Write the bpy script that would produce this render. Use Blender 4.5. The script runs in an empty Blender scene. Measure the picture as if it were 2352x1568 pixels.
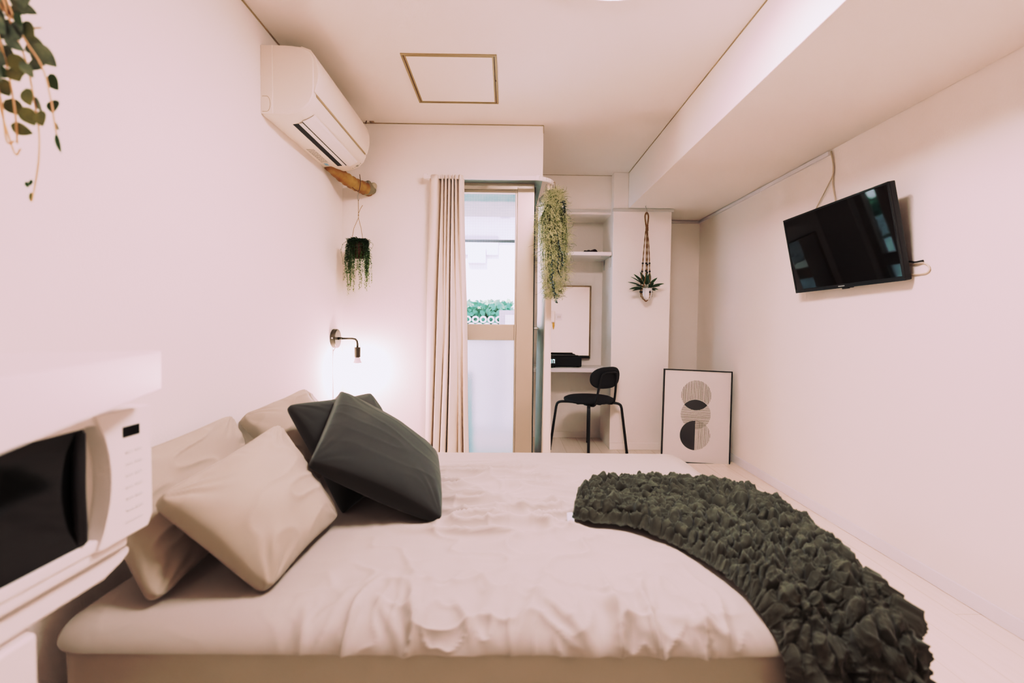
import bpy, math, random
import numpy as np
from mathutils import Vector, Matrix, noise as mnoise

random.seed(7); RNG = np.random.default_rng(7)
scene = bpy.context.scene
COL = scene.collection
PI = math.pi

# ------------------------------------------------------------------ camera
YAW, PITCH, ROLL, FPX, HC = 0.0092, -0.0362, 0.0108, 1091.9, 1.045
def basis():
    cy, sy, cp, sp = math.cos(YAW), math.sin(YAW), math.cos(PITCH), math.sin(PITCH)
    f = Vector((sy*cp, cy*cp, sp)); r = Vector((cy, -sy, 0)); u = r.cross(f)
    cr, sr = math.cos(ROLL), math.sin(ROLL)
    return cr*r + sr*u, -sr*r + cr*u, f
CR, CU, CF = basis()
CAM = Vector((0, 0, HC))
def ray(x, y): return CR*((x-1176)/FPX) + CU*((784-y)/FPX) + CF
# surveying helpers: a sight line of the survey photo met with a known plane of the room
def at_y(x, y, Y): d = ray(x, y); return CAM + d*(Y/d.y)
def at_x(x, y, X): d = ray(x, y); return CAM + d*(X/d.x)
def at_z(x, y, Z): d = ray(x, y); return CAM + d*((Z-HC)/d.z)

cd = bpy.data.cameras.new('camera'); cam = bpy.data.objects.new('camera', cd); COL.objects.link(cam)
cam.matrix_world = Matrix(((CR.x, CU.x, -CF.x, 0), (CR.y, CU.y, -CF.y, 0), (CR.z, CU.z, -CF.z, HC), (0, 0, 0, 1)))
cd.sensor_width = 36; cd.lens = FPX/2352*36; cd.clip_start = 0.02
cd.dof.use_dof = True; cd.dof.focus_distance = 3.0; cd.dof.aperture_fstop = 1.9
scene.camera = cam

# ------------------------------------------------------------------ materials
def lin(c):
    c = c/255.0
    return c/12.92 if c <= .04045 else ((c+.055)/1.055)**2.4
def rgb(r, g, b): return (lin(r), lin(g), lin(b), 1)
def mat(name, col, rough=.6, metal=0, spec=.5, bump=None, vary=None, coat=0, coat_rough=.03, sheen=0, emit=None, trans=0, sub=None):
    m = bpy.data.materials.new(name); m.use_nodes = True
    nt = m.node_tree; b = nt.nodes['Principled BSDF']; L = nt.links.new
    b.inputs['Base Color'].default_value = col
    b.inputs['Roughness'].default_value = rough; b.inputs['Metallic'].default_value = metal
    b.inputs['Specular IOR Level'].default_value = spec
    b.inputs['Coat Weight'].default_value = coat; b.inputs['Coat Roughness'].default_value = coat_rough
    b.inputs['Sheen Weight'].default_value = sheen
    if emit: b.inputs['Emission Color'].default_value = emit[0]; b.inputs['Emission Strength'].default_value = emit[1]
    tc = nt.nodes.new('ShaderNodeTexCoord')
    if vary:      # (scale, amount, second colour, stretch)
        n = nt.nodes.new('ShaderNodeTexNoise'); n.inputs['Scale'].default_value = vary[0]; n.inputs['Detail'].default_value = 4
        mp = nt.nodes.new('ShaderNodeMapping'); mp.inputs['Scale'].default_value = vary[3] if len(vary) > 3 else (1, 1, 1)
        L(tc.outputs['Object'], mp.inputs['Vector']); L(mp.outputs['Vector'], n.inputs['Vector'])
        rp = nt.nodes.new('ShaderNodeValToRGB'); rp.color_ramp.elements[0].position = .5-vary[1]; rp.color_ramp.elements[1].position = .5+vary[1]
        rp.color_ramp.elements[0].color = col; rp.color_ramp.elements[1].color = vary[2]
        L(n.outputs['Fac'], rp.inputs['Fac']); L(rp.outputs['Color'], b.inputs['Base Color'])
    if bump:      # (scale, strength, stretch)
        n = nt.nodes.new('ShaderNodeTexNoise'); n.inputs['Scale'].default_value = bump[0]; n.inputs['Detail'].default_value = 3
        mp = nt.nodes.new('ShaderNodeMapping'); mp.inputs['Scale'].default_value = bump[2] if len(bump) > 2 else (1, 1, 1)
        L(tc.outputs['Object'], mp.inputs['Vector']); L(mp.outputs['Vector'], n.inputs['Vector'])
        bp = nt.nodes.new('ShaderNodeBump'); bp.inputs['Strength'].default_value = bump[1]; bp.inputs['Distance'].default_value = .002
        L(n.outputs['Fac'], bp.inputs['Height']); L(bp.outputs['Normal'], b.inputs['Normal'])
    return m
def emission(name, col, s):
    m = bpy.data.materials.new(name); m.use_nodes = True; nt = m.node_tree; nt.nodes.clear()
    e = nt.nodes.new('ShaderNodeEmission'); o = nt.nodes.new('ShaderNodeOutputMaterial')
    e.inputs['Color'].default_value = col; e.inputs['Strength'].default_value = s
    nt.links.new(e.outputs[0], o.inputs[0]); return m

WALLC = (.90, .82, .775, 1)
M = {}
M['wall'] = mat('wallpaper', WALLC, .75, spec=.25, bump=(260, .35, (1, 1, .35)))
M['front'] = mat('pale_front_wall', (.93, .89, .88, 1), .7, spec=.2, bump=(260, .3))
M['ceil'] = mat('ceiling_paper', (.88, .80, .755, 1), .85, spec=.2, bump=(260, .4))
M['board'] = mat('white_board', (.86, .78, .76, 1), .4)
M['vinyl'] = mat('vinyl_skirting', (.80, .76, .78, 1), .45)
M['greytrim'] = mat('grey_trim', (.62, .58, .56, 1), .4)
M['caulk'] = mat('aged_caulk', (.40, .30, .21, 1), .7)
M['alu'] = mat('beige_aluminium', (.56, .46, .385, 1), .34, metal=.35, spec=.5)
M['alu_dark'] = mat('dark_gasket', (.10, .10, .09, 1), .5)  # even dark tone of the window gasket
M['soffit_grey'] = mat('soffit_cool_shade', (.30, .32, .31, 1), .35, metal=.4)
M['steel'] = mat('brushed_steel', (.55, .50, .46, 1), .3, metal=.9)
M['white_plastic'] = mat('white_plastic', (.84, .77, .74, 1), .35)
M['ac'] = mat('aircon_plastic', (.82, .72, .65, 1), .38)
M['dark'] = mat('dark_slot', (.004, .004, .004, 1), .6)
M['grey_print'] = mat('grey_print', (.35, .31, .28, 1), .6)
M['blue_print'] = mat('blue_print', (.25, .48, .60, 1), .6)
M['tan_tape'] = mat('tan_pipe_tape', (.27, .125, .034, 1), .55, bump=(60, .4), vary=(14, .2, (.40, .24, .10, 1)))
M['putty'] = mat('pipe_putty', (.46, .38, .29, 1), .7, bump=(50, .5))
M['brown_wire'] = mat('brown_wire', (.16, .08, .04, 1), .5)
M['wire'] = mat('thin_steel_wire', (.30, .27, .25, 1), .35, metal=.6)
M['string'] = mat('tan_string', (.36, .22, .13, 1), .8)
M['jute'] = mat('jute_cord', (.25, .135, .06, 1), .85, bump=(300, .6))
M['bead'] = mat('dark_wood_bead', (.018, .007, .008, 1), .35)
M['terracotta'] = mat('brown_pot', (.17, .060, .030, 1), .7, vary=(30, .2, (.10, .035, .02, 1)))
M['pot_white'] = mat('white_ceramic', (.80, .76, .75, 1), .25)
M['soil'] = mat('soil', (.03, .02, .012, 1), .9)
M['leaf_dark'] = mat('dark_leaf', (.022, .055, .030, 1), .45, vary=(40, .25, (.05, .11, .04, 1)))
M['leaf_mid'] = mat('mid_leaf', (.055, .13, .035, 1), .5, vary=(60, .25, (.11, .21, .05, 1)))
M['leaf_light'] = mat('light_leaf', (.19, .24, .07, 1), .55)
M['leaf_black'] = mat('blackish_leaf', (.010, .020, .014, 1), .45)
M['moss'] = mat('pale_moss', (.50, .47, .27, 1), .8, vary=(14, .25, (.68, .62, .41, 1)))
M['moss_green'] = mat('green_moss', (.115, .125, .045, 1), .8)
M['leaf_grey'] = mat('grey_green_leaf', (.085, .12, .09, 1), .5, vary=(30, .2, (.28, .30, .22, 1)))
M['leaf_olive'] = mat('olive_leaf', (.085, .105, .040, 1), .5, vary=(25, .22, (.22, .20, .08, 1)))
M['leaf_deep'] = mat('deep_green_leaf', (.030, .075, .018, 1), .5)
M['stem_pink'] = mat('pale_pink_stem', (.72, .40, .25, 1), .6)
M['sheet'] = mat('beige_sheet', (.42, .360, .326, 1), .75, sheen=.15, bump=(900, .12))
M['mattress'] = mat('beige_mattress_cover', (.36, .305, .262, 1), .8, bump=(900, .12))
M['pillow'] = mat('beige_pillowcase', (.375, .307, .262, 1), .75, sheen=.15, bump=(900, .12))
M['cushion'] = mat('charcoal_cotton', (.0195, .0175, .0152, 1), .8, sheen=.25, bump=(900, .2))
M['throw'] = mat('olive_grey_crinkle', (.041, .0365, .0265, 1), .85, sheen=.1, bump=(420, .3), vary=(9, .3, (.058, .051, .037, 1)))
M['tag'] = mat('pale_blue_tag', (.55, .68, .74, 1), .6)
M['curtain'] = mat('cream_curtain', (.82, .70, .63, 1), .8, sheen=.1, bump=(700, .15))
M['black_metal'] = mat('black_powder_coat', (.010, .010, .012, 1), .4)
M['black_fabric'] = mat('black_fabric', (.012, .012, .014, 1), .8, bump=(700, .3))
M['black_plastic'] = mat('black_plastic', (.010, .010, .011, 1), .35)
M['tv_bezel'] = mat('tv_bezel_gloss', (.012, .014, .016, 1), .22)
M['tv_screen'] = mat('tv_screen_glass', (.0015, .0015, .002, 1), .04, spec=.42)
M['black_glass'] = mat('black_oven_glass', (.004, .004, .004, 1), .08, spec=.5)
M['bronze'] = mat('bronze_metal', (.24, .17, .115, 1), .3, metal=.8)
M['sconce'] = mat('bronze_grey_metal', (.075, .058, .045, 1), .35, metal=.5)
M['mirror'] = mat('mirror_silver', (.95, .95, .95, 1), .005, metal=1)
M['paper'] = mat('art_paper', (.66, .61, .59, 1), .5, coat=1, coat_rough=.015)
M['ink'] = mat('art_ink_black', (.008, .009, .012, 1), .5, coat=1, coat_rough=.015)
M['ink_brown'] = mat('art_ink_brown', (.10, .07, .055, 1), .5, coat=1, coat_rough=.015)
M['bulb_glass'] = mat('bulb_neck', (.85, .76, .78, 1), .4)
M['bulb_lit'] = emission('bulb_lit', (1, .86, .80, 1), 40)
M['lamp_dome'] = emission('ceiling_lamp_diffuser', (1.0, .90, .94, 1), 31)
M['led'] = emission('clock_led', (.55, .95, 1, 1), 3.5)
M['maroon'] = mat('maroon_cloth', (.030, .006, .012, 1), .5)
M['amber'] = mat('amber_tassel', (.65, .35, .08, 1), .6)
M['facade'] = mat('white_render', (.86, .88, .90, 1), .9)
M['facade_grey'] = mat('grey_window_shade', (.45, .50, .58, 1), .8)
M['teal'] = mat('teal_grey_metal', (.20, .27, .29, 1), .6, vary=(14, .3, (.27, .34, .36, 1)))
M['hedge'] = mat('hedge_leaf', (.10, .24, .16, 1), .7)
M['concrete'] = mat('balcony_concrete', (.42, .44, .45, 1), .9)
M['box_teal'] = mat('blue_grey_case', (.10, .24, .30, 1), .6)
M['pole'] = mat('laundry_pole', (.35, .38, .42, 1), .4)

def floor_mat():
    m = mat('pale_wood_floor', (.72, .54, .43, 1), .32, spec=.45)
    nt = m.node_tree; b = nt.nodes['Principled BSDF']; L = nt.links.new
    tc = nt.nodes['Texture Coordinate']
    mp = nt.nodes.new('ShaderNodeMapping'); mp.inputs['Rotation'].default_value = (0, 0, PI/2)
    br = nt.nodes.new('ShaderNodeTexBrick'); br.inputs['Scale'].default_value = 1
    br.inputs['Brick Width'].default_value = 1.2; br.inputs['Row Height'].default_value = .145
    br.inputs['Mortar Size'].default_value = .0016; br.inputs['Mortar Smooth'].default_value = .3
    br.inputs['Color1'].default_value = (.89, .755, .675, 1); br.inputs['Color2'].default_value = (.85, .71, .625, 1)
    br.inputs['Mortar'].default_value = (.62, .46, .37, 1)
    L(tc.outputs['Object'], mp.inputs['Vector']); L(mp.outputs['Vector'], br.inputs['Vector'])
    n = nt.nodes.new('ShaderNodeTexNoise'); n.inputs['Scale'].default_value = 9; n.inputs['Detail'].default_value = 6
    mp2 = nt.nodes.new('ShaderNodeMapping'); mp2.inputs['Scale'].default_value = (7, .5, 1)
    L(tc.outputs['Object'], mp2.inputs['Vector']); L(mp2.outputs['Vector'], n.inputs['Vector'])
    mx = nt.nodes.new('ShaderNodeMixRGB'); mx.blend_type = 'MULTIPLY'; mx.inputs['Fac'].default_value = .35
    rp = nt.nodes.new('ShaderNodeValToRGB'); rp.color_ramp.elements[0].position = .3; rp.color_ramp.elements[1].position = .75
    rp.color_ramp.elements[0].color = (.80, .74, .70, 1); rp.color_ramp.elements[1].color = (1, 1, 1, 1)
    L(n.outputs['Fac'], rp.inputs['Fac']); L(br.outputs['Color'], mx.inputs['Color1']); L(rp.outputs['Color'], mx.inputs['Color2'])
    L(mx.outputs['Color'], b.inputs['Base Color'])
    return m
M['floor'] = floor_mat()

def clear_glass():
    m = bpy.data.materials.new('wired_clear_glass'); m.use_nodes = True; nt = m.node_tree; nt.nodes.clear(); L = nt.links.new
    o = nt.nodes.new('ShaderNodeOutputMaterial'); t = nt.nodes.new('ShaderNodeBsdfTransparent'); g = nt.nodes.new('ShaderNodeBsdfGlossy')
    g.inputs['Roughness'].default_value = .02
    mx = nt.nodes.new('ShaderNodeMixShader'); mx.inputs[0].default_value = .06
    tc = nt.nodes.new('ShaderNodeTexCoord'); br = nt.nodes.new('ShaderNodeTexBrick'); mp = nt.nodes.new('ShaderNodeMapping')
    mp.inputs['Rotation'].default_value = (PI/2, 0, 0)
    br.offset = 0; br.inputs['Scale'].default_value = 1; br.inputs['Brick Width'].default_value = .018; br.inputs['Row Height'].default_value = .018
    br.inputs['Mortar Size'].default_value = .0012; br.inputs['Mortar Smooth'].default_value = .5
    br.inputs['Color1'].default_value = (.93, .96, .98, 1); br.inputs['Color2'].default_value = (.93, .96, .98, 1); br.inputs['Mortar'].default_value = (.84, .88, .91, 1)
    L(tc.outputs['Object'], mp.inputs['Vector']); L(mp.outputs['Vector'], br.inputs['Vector']); L(br.outputs['Color'], t.inputs['Color'])
    L(t.outputs[0], mx.inputs[1]); L(g.outputs[0], mx.inputs[2]); L(mx.outputs[0], o.inputs[0]); return m
def frosted_glass():
    m = bpy.data.materials.new('frosted_glass'); m.use_nodes = True; nt = m.node_tree; nt.nodes.clear(); L = nt.links.new
    o = nt.nodes.new('ShaderNodeOutputMaterial'); t = nt.nodes.new('ShaderNodeBsdfTranslucent'); t.inputs['Color'].default_value = (.86, .93, .97, 1)
    r = nt.nodes.new('ShaderNodeBsdfRefraction'); r.inputs['Roughness'].default_value = .38; r.inputs['IOR'].default_value = 1.12; r.inputs['Color'].default_value = (.90, .96, .98, 1)
    mx = nt.nodes.new('ShaderNodeMixShader'); mx.inputs[0].default_value = .55
    tc = nt.nodes.new('ShaderNodeTexCoord'); v = nt.nodes.new('ShaderNodeTexVoronoi'); v.inputs['Scale'].default_value = 130
    br = nt.nodes.new('ShaderNodeBump'); br.inputs['Strength'].default_value = .5; br.inputs['Distance'].default_value = .003
    L(tc.outputs['Object'], v.inputs['Vector']); L(v.outputs['Distance'], br.inputs['Height']); L(br.outputs['Normal'], r.inputs['Normal']); L(br.outputs['Normal'], t.inputs['Normal'])
    L(t.outputs[0], mx.inputs[1]); L(r.outputs[0], mx.inputs[2]); L(mx.outputs[0], o.inputs[0]); return m
M['glass'] = clear_glass(); M['frost'] = frosted_glass()

# ------------------------------------------------------------------ mesh building
class MB:
    def __init__(s, mtx=None): s.v = []; s.f = []; s.mi = []; s.X = mtx; s.cur = 0
    def add(s, verts, faces):
        o = len(s.v)
        for p in verts:
            p = Vector(p)
            s.v.append(s.X @ p if s.X is not None else p)
        for f in faces: s.f.append([i+o for i in f]); s.mi.append(s.cur)
        return s
    def box(s, x0, x1, y0, y1, z0, z1):
        return s.add([(x0, y0, z0), (x1, y0, z0), (x1, y1, z0), (x0, y1, z0), (x0, y0, z1), (x1, y0, z1), (x1, y1, z1), (x0, y1, z1)],
                     [(0, 3, 2, 1), (4, 5, 6, 7), (0, 1, 5, 4), (1, 2, 6, 5), (2, 3, 7, 6), (3, 0, 4, 7)])
    def prism(s, poly, axis, a0, a1):       # poly: 2-D points, extruded along axis (0 x, 1 y, 2 z)
        n = len(poly); vs = []
        for a in (a0, a1):
            for p in poly:
                q = list(p); q.insert(axis, a); vs.append(q)
        fs = [list(range(n))[::-1], list(range(n, 2*n))] + [(i, (i+1) % n, n+(i+1) % n, n+i) for i in range(n)]
        return s.add(vs, fs)
    def tube(s, pts, r, seg=8, caps=True, closed=False):
        pts = [Vector(p) for p in pts]; n = len(pts); vs = []; fs = []
        rs = r if isinstance(r, (list, tuple)) else [r]*n
        prev = None
        for i, p in enumerate(pts):
            if closed: t = (pts[(i+1) % n]-pts[i-1]).normalized()
            else: t = (pts[min(i+1, n-1)]-pts[max(i-1, 0)])
            t = t.normalized() if t.length > 1e-9 else Vector((0, 0, 1))
            if prev is None:
                a = Vector((0, 0, 1)) if abs(t.z) < .9 else Vector((1, 0, 0))
                prev = t.cross(a).normalized()
            nn = (prev - t*prev.dot(t))
            nn = nn.normalized() if nn.length > 1e-6 else t.orthogonal().normalized()
            prev = nn; b = t.cross(nn)
            for k in range(seg):
                an = 2*PI*k/seg; vs.append(p + (nn*math.cos(an) + b*math.sin(an))*rs[i])
        m = n if closed else n-1
        for i in range(m):
            for k in range(seg):
                j = (i+1) % n; fs.append((i*seg+k, i*seg+(k+1) % seg, j*seg+(k+1) % seg, j*seg+k))
        if caps and not closed:
            fs.append(list(range(seg))[::-1]); fs.append(list(range((n-1)*seg, n*seg)))
        return s.add(vs, fs)
    def lathe(s, prof, c=(0, 0, 0), axis=(0, 0, 1), seg=32):     # prof: (radius, height)
        ax = Vector(axis).normalized(); a = ax.orthogonal().normalized(); b = ax.cross(a); c = Vector(c); vs = []; fs = []
        for r, h in prof:
            for k in range(seg):
                an = 2*PI*k/seg; vs.append(c + ax*h + (a*math.cos(an)+b*math.sin(an))*max(r, 1e-5))
        for i in range(len(prof)-1):
            for k in range(seg): fs.append((i*seg+k, i*seg+(k+1) % seg, (i+1)*seg+(k+1) % seg, (i+1)*seg+k))
        fs.append(list(range(seg))[::-1]); fs.append(list(range((len(prof)-1)*seg, len(prof)*seg)))
        return s.add(vs, fs)
    def sphere(s, c, r, seg=12, rings=8, sc=(1, 1, 1)):
        c = Vector(c); vs = []; fs = []
        for i in range(rings+1):
            th = PI*i/rings
            for k in range(seg):
                an = 2*PI*k/seg; vs.append(c + Vector((r*sc[0]*math.sin(th)*math.cos(an), r*sc[1]*math.sin(th)*math.sin(an), r*sc[2]*math.cos(th))))
        for i in range(rings):
            for k in range(seg): fs.append((i*seg+k, (i+1)*seg+k, (i+1)*seg+(k+1) % seg, i*seg+(k+1) % seg))
        return s.add(vs, fs)
    def grid(s, P, flip=False):             # P: array (n, m, 3)
        n, m = P.shape[:2]; fs = []
        for i in range(n-1):
            for j in range(m-1):
                f = (i*m+j, (i+1)*m+j, (i+1)*m+j+1, i*m+j+1); fs.append(f[::-1] if flip else f)
        return s.add([tuple(p) for p in P.reshape(-1, 3)], fs)
    def leaf(s, base, d, n, L, W, cup=.15, droop=.2, seg=6):
        base = Vector(base); d = Vector(d).normalized(); n = Vector(n); n = (n-d*n.dot(d))
        n = n.normalized() if n.length > 1e-5 else d.orthogonal().normalized()
        w = d.cross(n); vs = []; fs = []
        for i in range(seg+1):
            t = i/seg; wd = W*(math.sin(PI*min(1, t**.8))**.8)*.5 if 0 < t < 1 else W*.02
            c = base + d*(L*t) - n*(droop*L*t*t)
            vs += [c - w*wd + n*cup*wd, c, c + w*wd + n*cup*wd]
        for i in range(seg):
            a = i*3; fs += [(a, a+1, a+4, a+3), (a+1, a+2, a+5, a+4)]
        return s.add(vs, fs)
    def build(s, name, mats, parent=None, smooth=False, bevel=0, bseg=2, solid=0, sub=0, angle=40):
        if not isinstance(mats, (list, tuple)): mats = [mats]
        if parent is not None: off = wloc(parent)
        elif s.v:
            lo = [min(p[i] for p in s.v) for i in range(3)]; hi = [max(p[i] for p in s.v) for i in range(3)]
            off = Vector(((lo[0]+hi[0])/2, (lo[1]+hi[1])/2, lo[2]))
        me = bpy.data.meshes.new(name)
        me.from_pydata([tuple(p-off) for p in s.v], [], s.f)
        for m in mats: me.materials.append(m if not isinstance(m, str) else M[m])
        me.polygons.foreach_set('material_index', s.mi)
        if smooth: me.polygons.foreach_set('use_smooth', [True]*len(me.polygons))
        me.update()
        o = bpy.data.objects.new(name, me); COL.objects.link(o)
        if parent is not None: o.parent = parent
        else: o.location = off
        WL[o] = off
        if bevel:
            b = o.modifiers.new('bevel', 'BEVEL'); b.width = bevel; b.segments = bseg; b.limit_method = 'ANGLE'; b.angle_limit = math.radians(angle)
            me.polygons.foreach_set('use_smooth', [True]*len(me.polygons))
            w = o.modifiers.new('wn', 'WEIGHTED_NORMAL'); w.keep_sharp = True
        if solid: q = o.modifiers.new('solid', 'SOLIDIFY'); q.thickness = solid; q.offset = 0
        if sub: q = o.modifiers.new('sub', 'SUBSURF'); q.levels = sub; q.render_levels = sub
        return o
WL = {}
def wloc(o): return WL[o]
def thing(name, loc, label, cat, group=None, kind=None):
    o = bpy.data.objects.new(name, None); COL.objects.link(o); o.location = loc; WL[o] = Vector(loc)
    o.empty_display_size = .05
    return tag(o, label, cat, group, kind)
def tag(o, label, cat, group=None, kind=None):
    o['label'] = label; o['category'] = cat
    if group: o['group'] = group
    if kind: o['kind'] = kind
    return o
def struct(o, label=None, cat=None):
    o['kind'] = 'structure'
    if label: o['label'] = label
    if cat: o['category'] = cat
    return o
def part(o, label): o['label'] = label; return o
def catmull(pts, n):
    pts = [np.array(p, float) for p in pts]; P = [2*pts[0]-pts[1]] + pts + [2*pts[-1]-pts[-2]]; out = []
    k = len(pts)-1
    for i in range(n):
        u = i/(n-1)*k; j = min(int(u), k-1); t = u-j; a, b, c, d = P[j], P[j+1], P[j+2], P[j+3]
        out.append(.5*((2*b)+(-a+c)*t+(2*a-5*b+4*c-d)*t*t+(-a+3*b-3*c+d)*t**3))
    return np.array(out)
def fnoise(P, scale, seed=0.0):
    P = np.asarray(P); sh = P.shape[:-1]; Q = P.reshape(-1, 3)*scale
    return np.array([mnoise.noise((q[0]+seed, q[1]-seed*.7, q[2]+seed*.31)) for q in Q]).reshape(sh)

# ------------------------------------------------------------------ room numbers (metres)
XL, XR, ZC, ZB, XB = -1.057, 1.754, 2.306, 2.012, .988
YB, XBK, ZH = 3.058, .213, 1.976           # left back block, its corner, its lintel
YN, YC, YR, YNB = 4.05, 3.96, 4.384, 4.38  # wall over niche, column, right recess, niche back
XC1, XC3 = .865, 1.349
YF = -1.0                                  # wall behind the viewpoint
T = .12

# ------------------------------------------------------------------ room shell
struct(MB().box(XL-T, XR+T, YF-T, YR+T, -.1, 0).build('floor', 'floor'), 'pale pinkish wood plank floor', 'floor')
struct(MB().box(XL-T, XR+T, YF-T, YR+T, ZC, ZC+.15).build('ceiling', 'ceil'), 'plain papered ceiling', 'ceiling')
struct(MB().box(XL-T, XL, YF-T, YB+.15, 0, ZC).build('wall_left', 'wall'), 'plain pinkish left wall behind the pillows', 'wall')
struct(MB().box(XR, XR+T, YF-T, YR+T, 0, ZC).build('wall_right', 'wall'), 'plain pinkish right wall behind the television', 'wall')
struct(MB().box(XL-T, XR+T, YF-T, YF, 0, ZC).build('wall_front', 'front'), 'wall facing the niche mirror', 'wall')
m = MB(); m.box(XL, -.50, YB, YB+.16, 0, ZC); m.box(-.50, XBK, YB, YB+.16, ZH, ZC); m.box(.07, XBK, YB+.16, YN, ZH, ZC)
m.box(.07, XBK, 3.98, YNB+T, 0, ZH)
struct(m.build('wall_back', 'wall'), 'back wall above and beside the balcony door', 'wall')
struct(MB().box(XBK, XC1, YN, YNB, ZH+.004, ZC).build('wall_lintel', 'wall'), 'wall above the desk niche', 'wall')
struct(MB().box(.07, XC1, YNB, YNB+T, 0, ZC).build('wall_niche', 'wall'), 'back wall of the desk niche', 'wall')
m = MB(); m.box(XC1, XC3, YC, YR, 0, ZB); m.box(XC1, XB, YC, YR, ZB, ZC)
struct(m.build('wall_column', 'wall', bevel=.004), 'square column behind the macrame planter', 'column')
struct(MB().box(XC1, XR, YR, YR+T, 0, ZC).build('wall_recess', 'wall'), 'shaded recess wall right of the column', 'wall')
struct(MB().box(XB, XR, YF, YR, ZB, ZC).build('wall_beam', 'wall', bevel=.003), 'deep boxed beam along the right of the ceiling', 'beam')
# thin sheet on the lintel soffit, its cool window shade put into the grey
m = MB(); m.box(-.50, XBK, YB+.002, YB+.16, ZH-.006, ZH); m.box(.07, XBK, YB+.16, YN, ZH-.006, ZH)
struct(m.build('trim_1', 'soffit_grey'), 'balcony door lintel underside, its cool shade put into the grey', 'trim')
# skirtings
struct(MB().box(XR-.008, XR, YF, YR, 0, .062).build('baseboard_right', 'vinyl', bevel=.003), 'low white skirting along the right wall', 'skirting')
struct(MB().box(XBK, XC1, YNB-.008, YNB, 0, .06).build('baseboard_niche', 'wall', bevel=.003), 'skirting at the back of the desk niche', 'skirting')
struct(MB().box(XC1, XC3, YC-.008, YC, 0, .06).build('baseboard_column', 'wall', bevel=.003), 'skirting at the foot of the column', 'skirting')
struct(MB().box(XC3, XR-.008, YR-.008, YR, 0, .06).build('baseboard_recess', 'wall', bevel=.003), 'skirting in the recess behind the framed print', 'skirting')
# yellowed corner seams and rails
def seam(n, *b):
    return struct(MB().box(*b).build('trim_%d' % n, 'caulk'))
seam(2, XL, XL+.005, YF, YB, ZC-.005, ZC); seam(3, XL, XBK, YB-.004, YB, ZC-.005, ZC); seam(4, XB-.004, XB, YF, YC, ZC-.004, ZC)
seam(5, XBK, XC1, YN-.003, YN, ZC-.003, ZC); seam(6, XBK-.001, XBK+.003, YB-.001, YB+.002, ZC-.05, ZC)
m = MB().box(XC1-.008, XC3+.014, YC-.012, YC+.02, ZB-.026, ZB-.002)
struct(m.build('trim_7', 'greytrim', bevel=.002), 'pale grey rail at the top of the column', 'trim')
struct(MB().box(XBK, XC1-.008, YN-.008, YN, ZH+.022, ZH+.046).build('trim_8', 'greytrim', bevel=.002), 'pale grey rail over the desk niche', 'trim')
struct(MB().box(XR-.014, XR, 2.62, YR, ZB-.026, ZB-.003).build('trim_9', 'vinyl', bevel=.002), 'white cable rail along the top of the right wall', 'trim')
struct(MB().box(XC3+.001, XR-.014, YR-.012, YR, ZB-.026, ZB-.003).build('trim_10', 'greytrim', bevel=.002), 'rail at the top of the recess', 'trim')

# ------------------------------------------------------------------ balcony window and door
w = thing('window_1', (-.15, 3.19, 0), 'tall fixed balcony window, clear above and frosted below', 'window', kind='structure')
ZM0, ZM1 = .937, 1.044
m = MB()
m.box(-.50, .167, 3.16, 3.24, 1.93, 1.972)           # head
m.box(.055, .167, 3.15, 3.24, 0, 1.945)              # broad right stile
m.box(-.50, -.44, 3.16, 3.24, 0, 1.93)
m.box(-.44, .055, 3.16, 3.24, 0, .09)
part(m.build('window_frame', 'alu', w, bevel=.003), 'beige aluminium frame')
part(MB().box(-.44, .042, 3.166, 3.224, ZM0, ZM1).build('middle_rail', 'alu', w, bevel=.003), 'beige middle rail')
m = MB(); m.box(.042, .055, 3.162, 3.23, .09, 1.93); m.box(-.44, .042, 3.175, 3.215, 1.912, 1.93)
m.build('glazing_bead', 'alu', w, bevel=.002)
part(MB().box(.168, .176, 3.17, 3.25, 0, 1.95).build('gasket', 'alu_dark', w), 'dark gasket')
part(MB().box(-.44, .042, 3.196, 3.200, ZM1, 1.912).build('upper_pane', 'glass', w), 'clear wired pane')
part(MB().box(-.44, .042, 3.192, 3.200, .09, ZM0).build('lower_pane', 'frost', w), 'frosted pane')
d = thing('door_1', (.15, 3.6, 0), 'glazed balcony door on the short return of the back wall', 'door', kind='structure')
m = MB(); m.box(.11, .165, 3.26, 3.34, .02, ZH-.01); m.box(.11, .165, 3.90, 3.98, .02, ZH-.01); m.box(.11, .165, 3.34, 3.90, .02, .16); m.box(.11, .165, 3.34, 3.90, 1.88, ZH-.01); m.box(.11, .165, 3.34, 3.90, ZM0, ZM1)
part(m.build('door_frame', 'alu', d, bevel=.003), 'beige aluminium frame')
MB().box(.136, .140, 3.34, 3.90, ZM1, 1.88).build('upper_pane', 'glass', d)
MB().box(.134, .140, 3.34, 3.90, .16, ZM0).build('lower_pane', 'frost', d)
hz = at_y(1230, 754, 3.3).z
m = MB(); m.tube([(.165, 3.30, hz), (.205, 3.30, hz)], .010, 12); m.tube([(.205, 3.295, hz), (.205, 3.33, hz), (.205, 3.42, hz)], .009, 12)
m.lathe([(.018, 0), (.018, .006), (.012, .010)], (.165, 3.30, hz), (1, 0, 0), 20)
part(m.build('lever_handle', 'steel', d, smooth=True, bevel=.002), 'steel lever handle')
for zz in (at_y(1227, 600, 3.27).z, at_y(1227, 731, 3.27).z):
    part(MB().box(.165, .176, 3.262, 3.285, zz-.014, zz+.014).build('latch', 'bronze', d, bevel=.003), 'small brown latch')

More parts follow.
